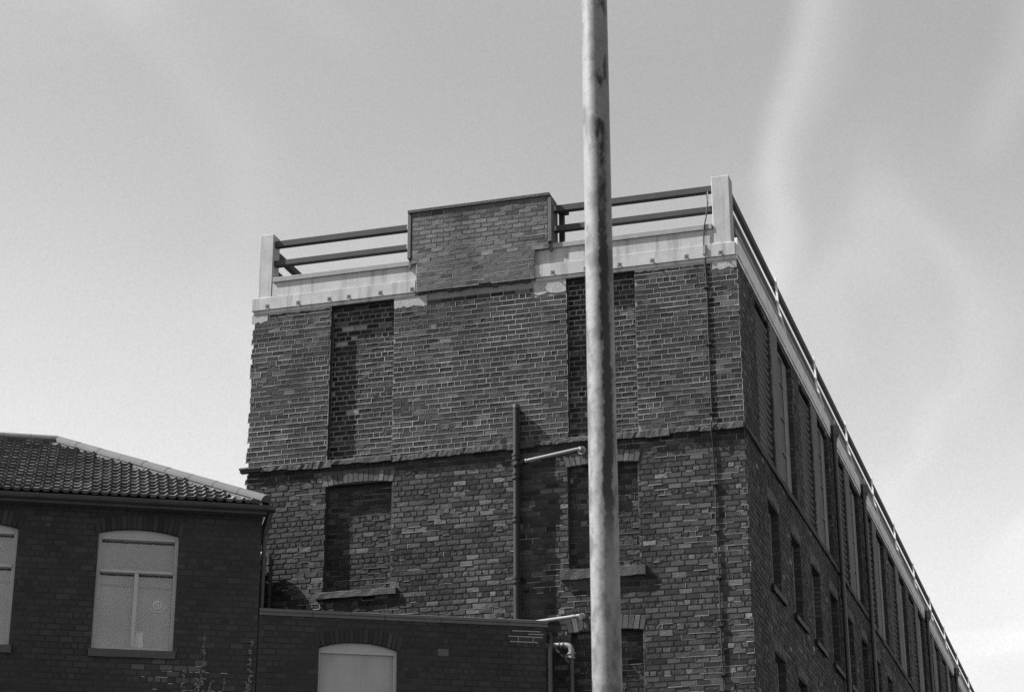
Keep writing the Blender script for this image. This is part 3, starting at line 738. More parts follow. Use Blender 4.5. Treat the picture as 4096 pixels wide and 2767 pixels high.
# ------------------------------------------------------------------ pipes on the end wall
def ring(mb, F, s, o, z, rr, h=0.03, n=18): mb.tube([F.p(s, o, z - h / 2), F.p(s, o, z + h / 2)], rr, n)
sp = thing('soil_pipe', 'dark cast iron soil pipe rising up the brick end wall left of the pole', 'pipe', (-3.9, -0.13, 8.6))
PX, PO, PR = -3.895, 0.125, 0.056
mb = MB(); mb.tube([FE.p(PX, PO, 8.55), FE.p(PX, PO, 12.42)], PR, 18); mb.build('pipe_shaft', M['soil'], sp, smooth=True)
mb = MB(); mb.tube([FE.p(PX, PO, 12.37), FE.p(PX, PO, 12.43)], PR + 0.006, 18); mb.build('collar', M['iron_dark'], sp, smooth=True)
for z in (11.53, 11.20, 10.45, 9.4, 8.62):
    mb = MB(); ring(mb, FE, PX, PO, z, PR + 0.022, 0.035); ring(mb, FE, PX, PO, z - 0.045, PR + 0.012, 0.05); ring(mb, FE, PX, PO, z - 0.08, PR + 0.02, 0.022); mb.build('collar', M['soil'], sp, smooth=True)
mb = MB(); mb.tube([FE.p(PX - 0.01, PO + 0.04, 11.365), FE.p(PX - 0.01, PO + 0.085, 11.365)], 0.055, 18)
ih = mb.build('inspection_eye', M['soil'], sp, smooth=True)
mb = MB(); mb.tube([FE.p(PX - 0.01, PO + 0.085, 11.365), FE.p(PX - 0.01, PO + 0.093, 11.365)], 0.028, 14); mb.build('eye_cap', M['iron_dark'], ih)
mb = MB(); mb.box(FE, PX - 0.022, PX + 0.03, 0.002, PO - 0.02, 8.55, 12.40, cham=0.004); mb.build('backing_fin', M['oldboard'], sp)
mb = MB(); mb.tube([FE.p(PX + 0.02, PO, 11.37), FE.p(PX + 0.09, PO + 0.004, 11.395), FE.p(PX + 0.14, PO, 11.42)], [0.05, 0.043, 0.04], 14); mb.build('branch_socket', M['soil'], sp, smooth=True)
br = MB(); br.tube([FE.p(PX + 0.12, PO, 11.41), FE.p(-2.84, 0.10, 11.545), FE.p(-2.80, 0.085, 11.55)], 0.027, 14)
wb = br.build('branch_pipe', M['whitepipe'], sp, smooth=True, label='white waste branch pipe sloping up to the right')
mb = MB(); mb.tube([FE.p(-3.79, PO, 11.407), FE.p(-3.76, PO, 11.411)], 0.036, 14); mb.tube([FE.p(-3.735, PO, 11.414), FE.p(-3.71, PO, 11.417)], 0.034, 14); mb.build('coupling', M['whitepipe'], wb, smooth=True)
mb = MB(); mb.tube([FE.p(-2.80, 0.10, 11.55), FE.p(-2.775, 0.05, 11.545), FE.p(-2.77, -0.02, 11.545)], [0.036, 0.04, 0.042], 14); mb.tube([FE.p(-2.775, 0.0, 11.545), FE.p(-2.775, 0.02, 11.545)], 0.075, 16); mb.build('wall_elbow', M['greypipe'], sp, smooth=True)

wp = thing('waste_pipe', 'short white waste pipe with round end fitting low on the brick wall', 'pipe', (-3.1, -0.08, 8.65))
mb = MB(); mb.tube([FE.p(-3.60, 0.10, 8.648), FE.p(-2.91, 0.08, 8.70)], 0.030, 14); mb.build('pipe_run', M['whitepipe'], wp, smooth=True)
mb = MB(); mb.tube([FE.p(-2.96, 0.081, 8.697), FE.p(-2.94, 0.081, 8.698)], 0.037, 14); mb.tube([FE.p(-2.90, 0.08, 8.70), FE.p(-2.83, 0.075, 8.705)], 0.034, 14); mb.build('coupling', M['whitepipe'], wp, smooth=True)
mb = MB(); mb.tube([FE.p(-2.79, -0.01, 8.705), FE.p(-2.79, 0.115, 8.695)], 0.052, 16); f_ = mb.build('end_fitting', M['greypipe'], wp, smooth=True)
mb = MB(); mb.tube([FE.p(-2.79, 0.115, 8.695), FE.p(-2.79, 0.121, 8.695)], 0.034, 16); mb.build('opening', M['iron_dark'], f_)

ep = thing('elbow_pipe', 'grey elbow pipe turning down beside the end of the low wall', 'pipe', (-3.0, -0.2, 8.0))
o_ = 0.16
mb = MB(); arc = [FE.p(-3.42, o_, 8.225), FE.p(-3.06, o_, 8.215)] + [FE.p(-3.06 + 0.10 * math.sin(t), o_, 8.115 + 0.10 * math.cos(t)) for t in (0.3, 0.6, 0.9, 1.2, 1.5)] + [FE.p(-2.96, o_, 8.0)]
mb.tube([FE.p(-2.96, o_, 8.0), FE.p(-2.96, o_, 6.5)], 0.046, 16); mb.build('drop_pipe', M['iron_dark'], ep, smooth=True); mb = MB()
mb.tube(arc, 0.048, 16); mb.build('pipe_bend', M['greypipe'], ep, smooth=True)
for s in (-3.17, -3.10):
    mb = MB(); mb.tube([FE.p(s, o_, 8.218), FE.p(s + 0.018, o_, 8.217)], 0.058, 16); mb.build('collar', M['iron_dark'], ep, smooth=True)
for z in (8.075, 8.005):
    mb = MB(); ring(mb, FE, -2.96, o_, z, 0.066, 0.022); mb.build('collar', M['greypipe'], ep, smooth=True)

lp = thing('corner_drain', 'rusty drainpipe with elbow in the dark corner beside the low brick building', 'pipe', (-8.35, -0.15, 8.6))
o_ = 0.16
mb = MB(); arc = [FE.p(-9.3, o_, 10.15), FE.p(-8.47, o_, 10.14)] + [FE.p(-8.47 + 0.12 * math.sin(t), o_, 10.02 + 0.12 * math.cos(t)) for t in (0.3, 0.6, 0.9, 1.2, 1.5)] + [FE.p(-8.345, o_, 8.0)]
mb.tube(arc, 0.05, 16); mb.build('pipe_bend', M['soil'], lp, smooth=True)
mb = MB(); mb.tube([FE.p(-8.52, o_, 10.141), FE.p(-8.49, o_, 10.141)], 0.062, 16); mb.tube([FE.p(-8.60, o_, 10.142), FE.p(-8.55, o_, 10.142)], 0.056, 16); mb.build('collar', M['whitepipe'], lp, smooth=True)
mb = MB(); ring(mb, FE, -8.346, o_, 9.96, 0.063, 0.03); ring(mb, FE, -8.346, o_, 9.42, 0.063, 0.05); mb.build('collar', M['soil'], lp, smooth=True)

lc = thing('lightning_conductor', 'thin dark conductor strip running down the brick near the right corner', 'conductor', (-0.52, -0.02, 7))
pts = [(-0.475, -0.06, 16.02), (-0.47, -0.05, 15.80), (-0.50, 0.02, 15.5), (-0.53, 0.03, 15.36), (-0.545, 0.03, 15.2), (-0.548, 0.045, 15.0)]
mb = MB(); mb.tube([FE.p(*p) for p in pts], 0.012, 8); mb.build('loose_cable', M['black'], lc)
mb = MB(); mb.tube([FE.p(-0.462, -0.055, 16.04), FE.p(-0.455, -0.03, 15.93), FE.p(-0.468, -0.03, 15.84)], 0.006, 6); mb.build('cable_tail', M['iron_dark'], lc)
mb = MB(); mb.box(FE, -0.575, -0.518, 0.036, 0.062, 14.83, 14.99, cham=0.004); mb.build('junction_box', M['greypipe'], lc)
mb = MB(); zz = [14.83, 14.6, 14.2, 13.5, 12.8, 11.90, 11.82, 11.62, 11.52, 10.75, 9.97, 9.19, 8.4, 7.6, 6.9]
mb.tube([FE.p(-0.535 + 0.009 * math.sin(z * 3.7) + (14.8 - z) * 0.003, 0.085 if 11.6 < z < 11.85 else 0.020, z) for z in zz], 0.013, 8); mb.build('conductor_strip', M['black'], lc, smooth=True)
for z in (14.231, 13.2, 11.976, 10.752, 9.97, 9.187, 8.404, 7.616):
    mb = MB(); s = -0.535 + (14.8 - z) * 0.003; mb.box(FE, s - 0.045, s + 0.045, 0.0, 0.045, z - 0.016, z + 0.016, cham=0.003); mb.build('clip', M['soil'], lc)

# downpipes with hopper heads on the side wall
names = ['first downpipe with hopper head from the mill corner, on the shaded side wall', 'second downpipe with hopper head from the mill corner, on the shaded side wall',
         'third downpipe with hopper head from the mill corner, far along the side wall', 'fourth downpipe with hopper head from the mill corner, farthest along the side wall']
for y, lb in zip((10.62, 15.42, 29.75, 39.2), names):
    dp = thing('downpipe', lb, 'pipe', (0.09, y, 6.9), 'downpipes along the side wall')
    mb = MB(); mb.tube([FS.p(y, 0.085, 0.1), FS.p(y, 0.085, 14.62)], 0.052, 16); mb.build('pipe_shaft', M['iron_dark'], dp, smooth=True)
    mb = MB()
    mb.tube([FS.p(y, 0.085, 14.60), FS.p(y, 0.085, 14.70), FS.p(y, 0.095, 14.78), FS.p(y, 0.095, 14.98)], [0.055, 0.075, 0.105, 0.115], 4)
    mb.build('hopper_head', M['iron_dark'], dp)
    mb = MB(); mb.box(FS, y - 0.05, y + 0.05, 0.03, 0.12, 14.985, 15.12); mb.build('outlet_spout', M['galv'], dp)
    for z in (12.9, 11.2, 9.4, 7.6):
        mb = MB(); ring(mb, FS, y, 0.085, z, 0.066, 0.06); mb.build('collar', M['iron_dark'], dp)
    mb = MB(); mb.tube([FS.p(y + 0.16, 0.02, 6.9), FS.p(y + 0.16, 0.02, 14.75)], 0.010, 6); mb.build('cable', M['galv'], dp)

# ================================================================== low brick building with hipped roof
low = thing('low_brick_building', 'low soot-dark brick building with hipped pantile roof at the left', 'building', tuple(FB.p(-9, -3, 0)))
ST2 = 0.215
WIN = [(-7.135, -5.90, 7.785, 9.69), (-9.60, -8.355, 7.785, 9.69)]
LZ = 6.2
ss = sorted({-15.0, -4.615} | {v for b in WIN for v in b[:2]}); zs = [LZ, 7.785, 9.69, 10.02]
mb = MB(); wall_sheet(mb, FB, ss, zs, lambda s, z: 0.30 if inside(s, z, WIN) else 0.0045, lambda s, z: 0.026)
mb.poly([FB.p(-4.615, -0.007, LZ), FB.p(-4.615, -6.3, LZ), FB.p(-4.615, -6.3, 10.02), FB.p(-4.615, -0.007, 10.02)], 0.075)
lw = mb.build('front_wall', M['mortar'], low)
mb = MB(); mb.box(FB, -15, -4.62, -6.3, -0.02, 0, LZ - 0.003); mb.box(FB, -15, -4.62, -6.3, -6.25, LZ, 10.0); mb.build('lower_wall', M['farbrick'], low)
r = random.Random(41)
az = [(a - 0.06, b + 0.06, 9.58, 9.92) for a, b, c, d in WIN]; sz = [(a - 0.05, b + 0.05, 7.655, 7.79) for a, b, c, d in WIN]
recs = lay(FB, -9.6, -4.612, LZ, 10.01, CRS, ST2, WIN + az + sz, 0.03, hdr=5, r=r, joint=0.009)
def tone_low(s, z, head, r):
    t = 0.029 * math.exp(r.gauss(0, 0.12)) * (0.8 + 0.4 * smoothnoise(s, z * 2, 12))
    if r.random() < 0.06: t *= 1.35
    d = math.hypot((s + 5.9) / 0.55, (z - 7.45) / 0.25)
    if d < 1 and r.random() < 0.5: t *= 2.0
    return t
put_bricks(FB, recs, lw, M['dark_brick'], tone_low, lambda s, z, r: r.uniform(-0.002, 0.003), r, 300, 0.0016, stretch=ST2, joint=0.009)
# pale efflorescence on joints below the window
mb = MB()
for k in range(26):
    s = r.gauss(-5.75, 0.28); z = 7.1 + round(r.uniform(0, 5)) * CRS; mb.box(FB, s, s + r.uniform(0.04, 0.16), 0.0, 0.005, z - 0.006, z + 0.006)
mb.build('salt_bloom', M['render'], lw, kind='stuff')
for (a, b, c, d), vis in zip(WIN, (1, 1)):
    arch(FB, a - 0.04, b + 0.04, 9.60, 0.085, 0.22, 17, lw, M['dark_brick'], 0.027, r, depth=0.14)
    # frame with arched head panel, transom and mullion
    o0, o1 = -0.215, -0.085
    mb = MB()
    mb.box(FB, a + 0.0, a + 0.055, o0, o1, c, 9.62); mb.box(FB, b - 0.055, b, o0, o1, c, 9.62)
    mb.box(FB, a + 0.055, b - 0.055, o0, o1, c, c + 0.05); mb.box(FB, a + 0.055, b - 0.055, o0, o1 + 0.012, 9.525, 9.56)
    n = 14; cx = (a + b) / 2; hw = (b - a) / 2
    for k in range(n):
        s0 = a + (b - a) * k / n; s1 = a + (b - a) * (k + 1) / n
        t0 = 9.60 + 0.085 * (1 - ((s0 - cx) / hw) ** 2); t1 = 9.60 + 0.085 * (1 - ((s1 - cx) / hw) ** 2)
        mb.poly([FB.p(s0, o1 - 0.004, 9.56), FB.p(s1, o1 - 0.004, 9.56), FB.p(s1, o1 - 0.004, t1 + 0.01), FB.p(s0, o1 - 0.004, t0 + 0.01)])
    w = mb.build('window', M['frame_dark'], low)
    mb = MB(); mb.box(FB, a + 0.055, b - 0.055, o0, o1 + 0.015, 9.00, 9.045, cham=0.004); mb.build('transom', M['frame_dark'], w)
    mb = MB(); mb.box(FB, cx - 0.032, cx + 0.032, o0, o1 + 0.006, c + 0.05, 9.0, cham=0.004); mb.build('mullion', M['frame_dark'], w)
    for (p, q, z0, z1) in ((a + 0.055, b - 0.055, 9.045, 9.525), (a + 0.055, cx - 0.032, c + 0.05, 9.0), (cx + 0.032, b - 0.055, c + 0.05, 9.0)):
        mb = MB(); mb.box(FB, p, q, -0.200, -0.194, z0, z1); mb.build('pane', M['glass'], w)
    mb = MB(); mb.box(FB, a + 0.03, b - 0.03, -0.240, -0.232, c + 0.02, 8.80); mb.box(FB, a + 0.03, b - 0.03, -0.228, -0.220, 9.02, 9.58)
    mb.box(FB, a + 0.03, b - 0.03, -0.250, -0.244, 8.80, 9.03)
    mb.build('blind', M['blind'], w)
    mb = MB(); mb.tube([FB.p(a + 0.06, -0.222, 8.835), FB.p(b - 0.06, -0.222, 8.795)], 0.012, 8); mb.build('blind_rail', M['frame'], w)
    stone(FB, a - 0.04, b + 0.04, -0.14, 0.05, 7.66, 7.782, r, n=8, j=0.004).build('window_sill', M['gutter'], low)
# window sticker: ring with a curl and a line of lettering marks below it, on the right lower pane
mb = MB(); cs, cz, oo = -6.17, 8.535, -0.191
def ribbon(mb, pts, w):
    for i in range(len(pts) - 1):
        (x0, z0), (x1, z1) = pts[i], pts[i + 1]; dx, dz = x1 - x0, z1 - z0; l = math.hypot(dx, dz); nx, nz = -dz / l * w / 2, dx / l * w / 2
        mb.poly([FB.p(x0 - nx, oo, z0 - nz), FB.p(x1 - nx, oo, z1 - nz), FB.p(x1 + nx, oo, z1 + nz), FB.p(x0 + nx, oo, z0 + nz)])
ribbon(mb, [(cs + 0.062 * math.cos(t), cz + 0.062 * math.sin(t)) for t in np.linspace(0, 2 * math.pi, 25)], 0.011)
ribbon(mb, [(cs + 0.028 * math.cos(t) - 0.006, cz + 0.018 + 0.022 * math.sin(t)) for t in np.linspace(0.5, 4.4, 12)] + [(cs + 0.024 * math.cos(t), cz - 0.018 + 0.024 * math.sin(t)) for t in np.linspace(1.4, -2.4, 12)], 0.012)
for k in range(9):
    t = math.radians(215 + k * 14); ribbon(mb, [(cs + 0.125 * math.cos(t), cz + 0.02 + 0.115 * math.sin(t)), (cs + 0.142 * math.cos(t), cz + 0.02 + 0.132 * math.sin(t))], 0.012)
st = mb.build('window_sticker', M['sticker']); st['label'] = 'round pale sticker with a curled mark on the lower right window pane'; st['category'] = 'sticker'
mb = MB(); c0 = FB.p(-6.42, -0.19, 7.84); n = 20; rows = []
for (rr, z) in ((0.076, 7.84), (0.053, 8.105)):
    rows.append([FB.p(-6.42 + rr * math.cos(2 * math.pi * k / n), -0.212 + rr * 0.10 * math.sin(2 * math.pi * k / n), z) for k in range(n)])
for k in range(n): mb.poly([rows[0][k], rows[0][(k + 1) % n], rows[1][(k + 1) % n], rows[1][k]])
mb.poly(rows[1])
pc = mb.build('folded_card', M['paper']); pc['label'] = 'white tapered card standing behind the glass at the foot of the mullion'; pc['category'] = 'card'

# roof
PIT = math.radians(28.7); RUN = 3.32; EZ = 10.11; EO = 0.30; SE = -4.60 - 0.02
ct, stt = math.cos(PIT), math.sin(PIT); rz = EZ + RUN * math.tan(PIT)
def roof_p(s, l, h=0.0):
    """point on the front slope: l up the slope from the eave, h above it"""
    return FB.p(s, EO - l * ct + h * stt, EZ + l * stt + h * ct)
mb = MB(); e0, e1 = FB.p(-15, EO, EZ - 0.03), FB.p(SE, EO, EZ - 0.03); b0, b1 = FB.p(-15, EO - 2 * RUN, EZ - 0.03), FB.p(SE, EO - 2 * RUN, EZ - 0.03)
q0, q1 = FB.p(-15, EO - RUN, rz - 0.03), FB.p(SE - RUN, EO - RUN, rz - 0.03)
for P in ([e0, e1, q1, q0], [e1, b1, q1], [b1, b0, q0, q1], [e0, q0, b0], [e0, b0, b1, e1]): mb.poly(P)
rf = mb.build('roof', M['felt'], low)
TW, GA, TL = 0.296, 0.2385, 0.31
prof = []
for k in range(2):
    x0 = k * TW / 2
    prof += [(x0, 0.004), (x0 + 0.045, 0.0), (x0 + 0.082, 0.004), (x0 + 0.097, 0.020), (x0 + 0.113, 0.034), (x0 + 0.128, 0.034), (x0 + 0.140, 0.020)]
prof.append((TW + 0.004, 0.004))
tmesh = []
for v in range(8):
    mb = MB(); jz = r.uniform(-0.002, 0.002); n = len(prof)
    rows = []
    for (l, h) in ((0.0, 0.064), (TL, 0.004)):
        rows.append([(x, l, h + y) for x, y in prof])
    tail = [(x, 0.004, y + 0.012) for x, y in prof]
    def tv(p): return Vector((p[0], p[1] * ct - p[2] * stt * 1.0, p[1] * stt + p[2] * ct))
    allv = [tv(p) for p in rows[0]] + [tv(p) for p in rows[1]] + [tv(p) for p in tail]
    fs = [(i, i + 1, n + i + 1, n + i) for i in range(n - 1)] + [(2 * n + i, 2 * n + i + 1, i + 1, i) for i in range(n - 1)]
    mb.raw(allv, fs, 0.0); tmesh.append(mb.mesh('roof_tile', M['tile'], smooth=True))
cnt = 0
for row in range(16):
    l = row * GA; shift = 0.0
    s = SE - l * ct * 1.0 - 0.12
    s_right = math.floor((s - SE) / TW) * TW + SE + (TW if row == 0 else 0)
    k = 0; sx = s_right - TW
    while sx > -11.5:
        P = roof_p(sx, l)
        x, y = px_of(P)
        if x < -130: break
        o = bpy.data.objects.new('roof_tile', tmesh[r.randrange(8)]); COL.objects.link(o)
        o.location = P + Vector((0, 0, r.uniform(-0.004, 0.004))); o.rotation_euler = (r.uniform(-0.012, 0.012), r.uniform(-0.008, 0.008), FB.a + r.uniform(-0.01, 0.01))
        tn = 0.072 * math.exp(r.gauss(0, 0.17)); o.color = (tn, tn, tn, 1); attach(o, rf); sx -= TW; cnt += 1
    # half tile next to the hip where a whole one does not fit
# bedding mortar along the hip and the ridge
def half_round(mb, A, B, rad, up_, n=9, r0=None, lift=0.0):
    d = (B - A).normalized(); sd_ = d.cross(up_).normalized(); u2 = sd_.cross(d).normalized()
    rr = (rad, r0 or rad); base = len(mb.v)
    for P, q in ((A, rr[0]), (B, rr[1])):
        for k in range(n):
            t = math.pi * k / (n - 1); mb.v.append(P + sd_ * math.cos(t) * q + u2 * (math.sin(t) * q + lift))
    for k in range(n - 1):
        mb.f.append((base + k, base + k + 1, base + n + k + 1, base + n + k)); mb.t.append(1.0)
    mb.f.append(tuple(base + k for k in range(n))); mb.t.append(1.0); mb.f.append(tuple(base + n + k for k in reversed(range(n)))); mb.t.append(1.0)
hb, ht = FB.p(SE + 0.02, EO - 0.02 + 0.02, EZ + 0.02), FB.p(SE - RUN, EO - RUN, rz + 0.0)
hn = 9
for k in range(hn):
    A = hb.lerp(ht, k / hn); B = hb.lerp(ht, (k + 1.04) / hn); mb = MB()
    half_round(mb, A, B, 0.117, Z3, r0=0.112, lift=0.014 + r.uniform(-0.003, 0.003)); mb.build('hip_tile', M['ridge'], rf, smooth=True)
mb = MB(); d = (ht - hb); sdv = d.cross(Z3).normalized()
for k in range(60):
    a = hb + d * (k / 60); b = hb + d * ((k + 1) / 60)
    for sg in (1, -1):
        w1 = (0.13 + r.uniform(0, 0.06)) * min(1.0, 0.55 + k * 0.12); sk = 0.16 if k > 3 else 0.05
        w = sdv * sg
        mb.poly([a + w * w1 + Z3 * (0.045 - w1 * 0.46), b + w * w1 + Z3 * (0.045 - w1 * 0.46), b + w * (w1 + 0.01) - Z3 * sk, a + w * (w1 + 0.01) - Z3 * sk])
        mb.poly([a + Z3 * 0.06, b + Z3 * 0.06, b + w * w1 + Z3 * (0.045 - w1 * 0.46), a + w * w1 + Z3 * (0.045 - w1 * 0.46)])
mb.build('hip_bedding', M['bed'], rf)
ra, rb = ht, FB.p(-14.9, EO - RUN, rz + 0.0)
for k in range(7):
    A = ra.lerp(rb, k * 0.45 / (rb - ra).length); B = ra.lerp(rb, (k + 1.03) * 0.45 / (rb - ra).length); mb = MB()
    half_round(mb, A, B, 0.115, Z3, lift=0.02); mb.build('ridge_tile', M['ridge'], rf, smooth=True)
mb = MB(); mb.box(FB, -10, SE - RUN, EO - RUN - 0.15, EO - RUN + 0.13, rz - 0.05, rz + 0.03); mb.build('ridge_bedding', M['bed'], rf)
# eaves: soffit board and gutter
mb = MB(); mb.box(FB, -15, SE + 0.06, 0.002, 0.20, 9.985, 10.045); mb.box(FB, -15, SE + 0.05, 0.20, 0.235, 9.97, 10.085); mb.build('eaves_board', M['gutter'], low)
mb = MB(); pr_ = [(0.26 + 0.062 * math.cos(t), 10.075 + 0.062 * math.sin(t)) for t in np.linspace(math.pi, 2 * math.pi, 9)]; pr_ = [(o + 0.04, z) for o, z in pr_]
for sgn in (0,):
    for i in range(len(pr_) - 1):
        (o1, z1), (o2, z2) = pr_[i], pr_[i + 1]; mb.poly([FB.p(-15, o1, z1), FB.p(SE + 0.12, o1, z1), FB.p(SE + 0.12, o2, z2), FB.p(-15, o2, z2)])
mb.poly([FB.p(SE + 0.12, o, z) for o, z in pr_])
mb.box(FB, -15, SE + 0.12, pr_[-1][0] - 0.004, pr_[-1][0] + 0.006, 10.068, 10.082)
gt = mb.build('gutter', M['gutter'], low)
for s in np.arange(-9.0, -4.7, 0.9):
    mb = MB(); mb.tube([FB.p(s, 0.235, 10.04), FB.p(s, 0.26, 10.006), FB.p(s, 0.30, 10.000), FB.p(s, 0.36, 10.03), FB.p(s, 0.372, 10.08)], 0.009, 6); mb.build('gutter_bracket', M['iron_dark'], gt)
# hipped end gutter turning the corner
mb = MB(); mb.box(FB, SE + 0.06, SE + 0.17, -6.2, 0.36, 10.015, 10.075, cham=0.01); mb.build('end_gutter', M['gutter'], low)
mb = MB(); mb.tube([FB.p(SE + 0.12, 0.20, 10.02), FB.p(SE + 0.10, 0.05, 9.85), FB.p(SE + 0.06, -0.10, 9.70), FB.p(SE + 0.06, -0.12, 8.55)], 0.035, 10); mb.build('swan_neck', M['gutter'], low, smooth=True)

# ================================================================== lower flat-topped wing
wing = thing('flat_roofed_wing', 'flat-topped dark brick wing with arched boarded window in front of the mill', 'building', tuple(FB.p(-2.3, -0.3, 0)))
WW = [(-3.65, -2.41, 6.4, 8.04)]
ss = sorted({-4.605, 0.0} | {v for b in WW for v in b[:2]}); zs = [LZ, 6.4, 8.04, 8.46]
mb = MB(); wall_sheet(mb, FB, ss, zs, lambda s, z: 0.14 if inside(s, z, WW) else 0.0045, lambda s, z: 0.026)
mb.poly([FB.p(0, -0.007, LZ), FB.p(0, -0.8, LZ), FB.p(0, -0.8, 8.46), FB.p(0, -0.007, 8.46)], 0.07)
ww = mb.build('front_wall', M['mortar'], wing)
mb = MB(); mb.box(FB, -4.605, 0.0, -0.7, -0.02, 0, LZ - 0.003); mb.build('lower_wall', M['farbrick'], wing)
r = random.Random(52)
recs = lay(FB, -4.60, 0.002, LZ, 8.45, CRS, ST2, WW + [(-3.71, -2.37, 7.9, 8.26), (-1.765, -1.585, 7.875, 8.0)], 0.08, hdr=5, r=r, joint=0.009)
put_bricks(FB, recs, ww, M['dark_brick'], lambda s, z, h, r: 0.028 * math.exp(r.gauss(0, 0.12)) * (0.85 + 0.3 * smoothnoise(s * 1.3, z * 2, 2)), lambda s, z, r: r.uniform(-0.002, 0.003), r, 300, 0.0016, stretch=ST2, joint=0.009)
arch(FB, -3.69, -2.37, 7.93, 0.115, 0.215, 18, ww, M['dark_brick'], 0.027, r, depth=0.12)
mb = MB(); a, b = WW[0][:2]; n = 14; cx = (a + b) / 2; hw = (b - a) / 2
for k in range(n):
    s0 = a + (b - a) * k / n; s1 = a + (b - a) * (k + 1) / n
    t0 = 7.93 + 0.115 * (1 - ((s0 - cx) / hw) ** 2); t1 = 7.93 + 0.115 * (1 - ((s1 - cx) / hw) ** 2)
    mb.poly([FB.p(s0, -0.075, 7.90), FB.p(s1, -0.075, 7.90), FB.p(s1, -0.075, t1 + 0.01), FB.p(s0, -0.075, t0 + 0.01)])
mb.box(FB, a, b, -0.13, -0.062, 7.868, 7.90); mb.box(FB, b - 0.05, b, -0.13, -0.07, 6.4, 7.868); mb.box(FB, a, a + 0.03, -0.13, -0.07, 6.4, 7.868)
w = mb.build('window', M['frame_dark'], wing)
mb = MB(); mb.box(FB, a + 0.03, b - 0.05, -0.125, -0.105, 6.4, 7.868); mb.build('window_board', M['board'], w)
mb = MB()
x = -4.60
while x < 0.02:                       # coping of short lead-capped lengths
    w_ = min(r.uniform(0.8, 1.3), 0.03 - x)
    if w_ < 0.05: break
    mb.box(FB, x, x + w_ - 0.006, -0.75, 0.035, 8.462, 8.515, cham=0.005); mb.box(FB, x, x + w_ - 0.006, 0.0, 0.022, 8.41, 8.460, cham=0.004); x += w_
mb.build('coping', M['lead'], wing)
mb = MB(); mb.box(FB, -1.76, -1.59, -0.03, 0.004, 7.882, 7.992, cham=0.004); vb = mb.build('air_brick', M['lead'], wing)
mb = MB()
for i in range(7):
    for j in range(5):
        s = -1.745 + i * 0.0235 + (0.012 if j % 2 else 0); z = 7.895 + j * 0.021
        if s < -1.6: mb.tube([FB.p(s, 0.0, z), FB.p(s, 0.0055, z)], 0.0065, 6)
mb.build('air_holes', M['iron_dark'], vb)
mb = MB()                             # smeared pale repointing near the right end
for (s0, s1, z) in ((-0.56, -0.10, 8.335), (-0.62, -0.06, 8.245), (-0.60, -0.14, 8.16), (-0.30, -0.05, 8.29)):
    mb.box(FB, s0, s1, -0.002, 0.007, z - 0.008, z + 0.008, cham=0.002)
for s in (-0.46, -0.22): mb.box(FB, s - 0.006, s + 0.006, -0.002, 0.0065, 8.168, 8.237)
mb.build('repointing', M['render'], ww)
mb = MB(); mb.tube([FB.p(0.05, 0.03, 6.2), FB.p(0.05, 0.03, 8.0), FB.p(0.10, -0.10, 8.25), FB.p(0.13, -0.3, 8.35)], 0.04, 12); mb.build('drain', M['iron_dark'], wing, smooth=True)

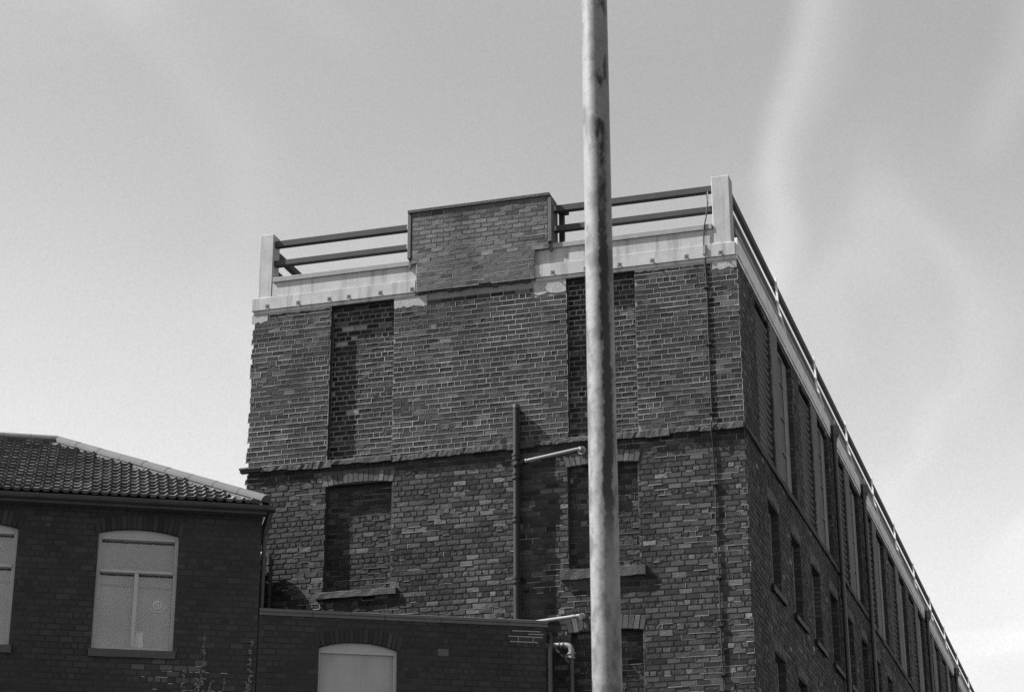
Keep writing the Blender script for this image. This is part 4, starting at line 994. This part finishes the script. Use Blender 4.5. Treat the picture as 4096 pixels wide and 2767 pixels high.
# ------------------------------------------------------------------ creeping plants at the foot of the low building
def creeper(name, label, s, z0, z1, lean, nleaf, seed, spread=0.03):
    r = random.Random(seed); t = thing(name, label, 'plant', tuple(FB.p(s, 0.02, z0)), 'weeds on the low brick wall')
    n = 10; pts = []
    for k in range(n + 1):
        u = k / n; pts.append(FB.p(s + lean * u + 0.02 * math.sin(u * 7 + seed), 0.018 + 0.012 * math.sin(u * 9), z0 + (z1 - z0) * u))
    mb = MB(); mb.tube(pts, [0.006 - 0.004 * k / n for k in range(n + 1)], 6); mb.build('stem', M['stem'], t)
    mb = MB()
    for k in range(nleaf):
        u = r.random(); i = min(n - 1, int(u * n)); P = pts[i].lerp(pts[i + 1], u * n - i) + FB.U * r.gauss(0, spread * (1.2 - u)) + Z3 * r.gauss(0, 0.01) + FB.Nn * r.uniform(0.0, 0.025)
        l = r.uniform(0.03, 0.062) * (1.2 - 0.5 * u); a = r.uniform(0, 2 * math.pi); dx = FB.U * math.cos(a) + Z3 * math.sin(a) + FB.Nn * r.uniform(-0.5, 0.5); dx.normalize()
        sd_ = dx.cross(FB.Nn + Z3 * r.uniform(0, 0.8)).normalized() * l * 0.38
        mb.poly([P, P + dx * l * 0.5 + sd_, P + dx * l, P + dx * l * 0.5 - sd_])
    mb.build('leaves', M['leaf'], t)
for i, (s, z0, z1, ln, nl, lb) in enumerate([(-5.50, 6.85, 8.06, 0.09, 70, 'tallest thin weed climbing the dark wall right of the low window'), (-4.78, 6.7, 8.02, 0.10, 90, 'weed climbing the joint between the low building and its wing'),
        (-5.74, 6.7, 7.50, 0.04, 45, 'short weed on the dark wall just left of the tallest weed'), (-5.32, 6.7, 7.36, 0.03, 40, 'small weed low on the dark wall right of the tallest weed'), (-5.18, 6.7, 7.38, 0.07, 40, 'small leaning weed low on the dark wall, nearest the wing joint weed')]):
    creeper('wall_weed', lb, s, z0, z1, ln, nl, 60 + i)

# ------------------------------------------------------------------ the pole in front
pole = thing('steel_pole', 'tall stained grey steel pole standing in front of the mill', 'pole', (3.013, -21.258, 0))
mb = MB(); zz = [0.02, 1.6, 1.62, 3, 5, 7, 9, 11]; rr = [0.092, 0.092, 0.0765, 0.0762, 0.0756, 0.0745, 0.073, 0.071]
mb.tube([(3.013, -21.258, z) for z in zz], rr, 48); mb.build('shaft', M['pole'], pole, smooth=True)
mb = MB(); mb.tube([(3.013, -21.258, 11.0), (3.013, -21.258, 11.06), (3.013, -21.258, 11.10)], [0.08, 0.08, 0.03], 32); mb.build('cap', M['galv'], pole, smooth=True)
mb = MB(); mb.box(Frame((3.013, -21.258, 0), 0), -0.18, 0.18, -0.18, 0.18, 0.0, 0.02, cham=0.004); mb.build('base_plate', M['galv'], pole)
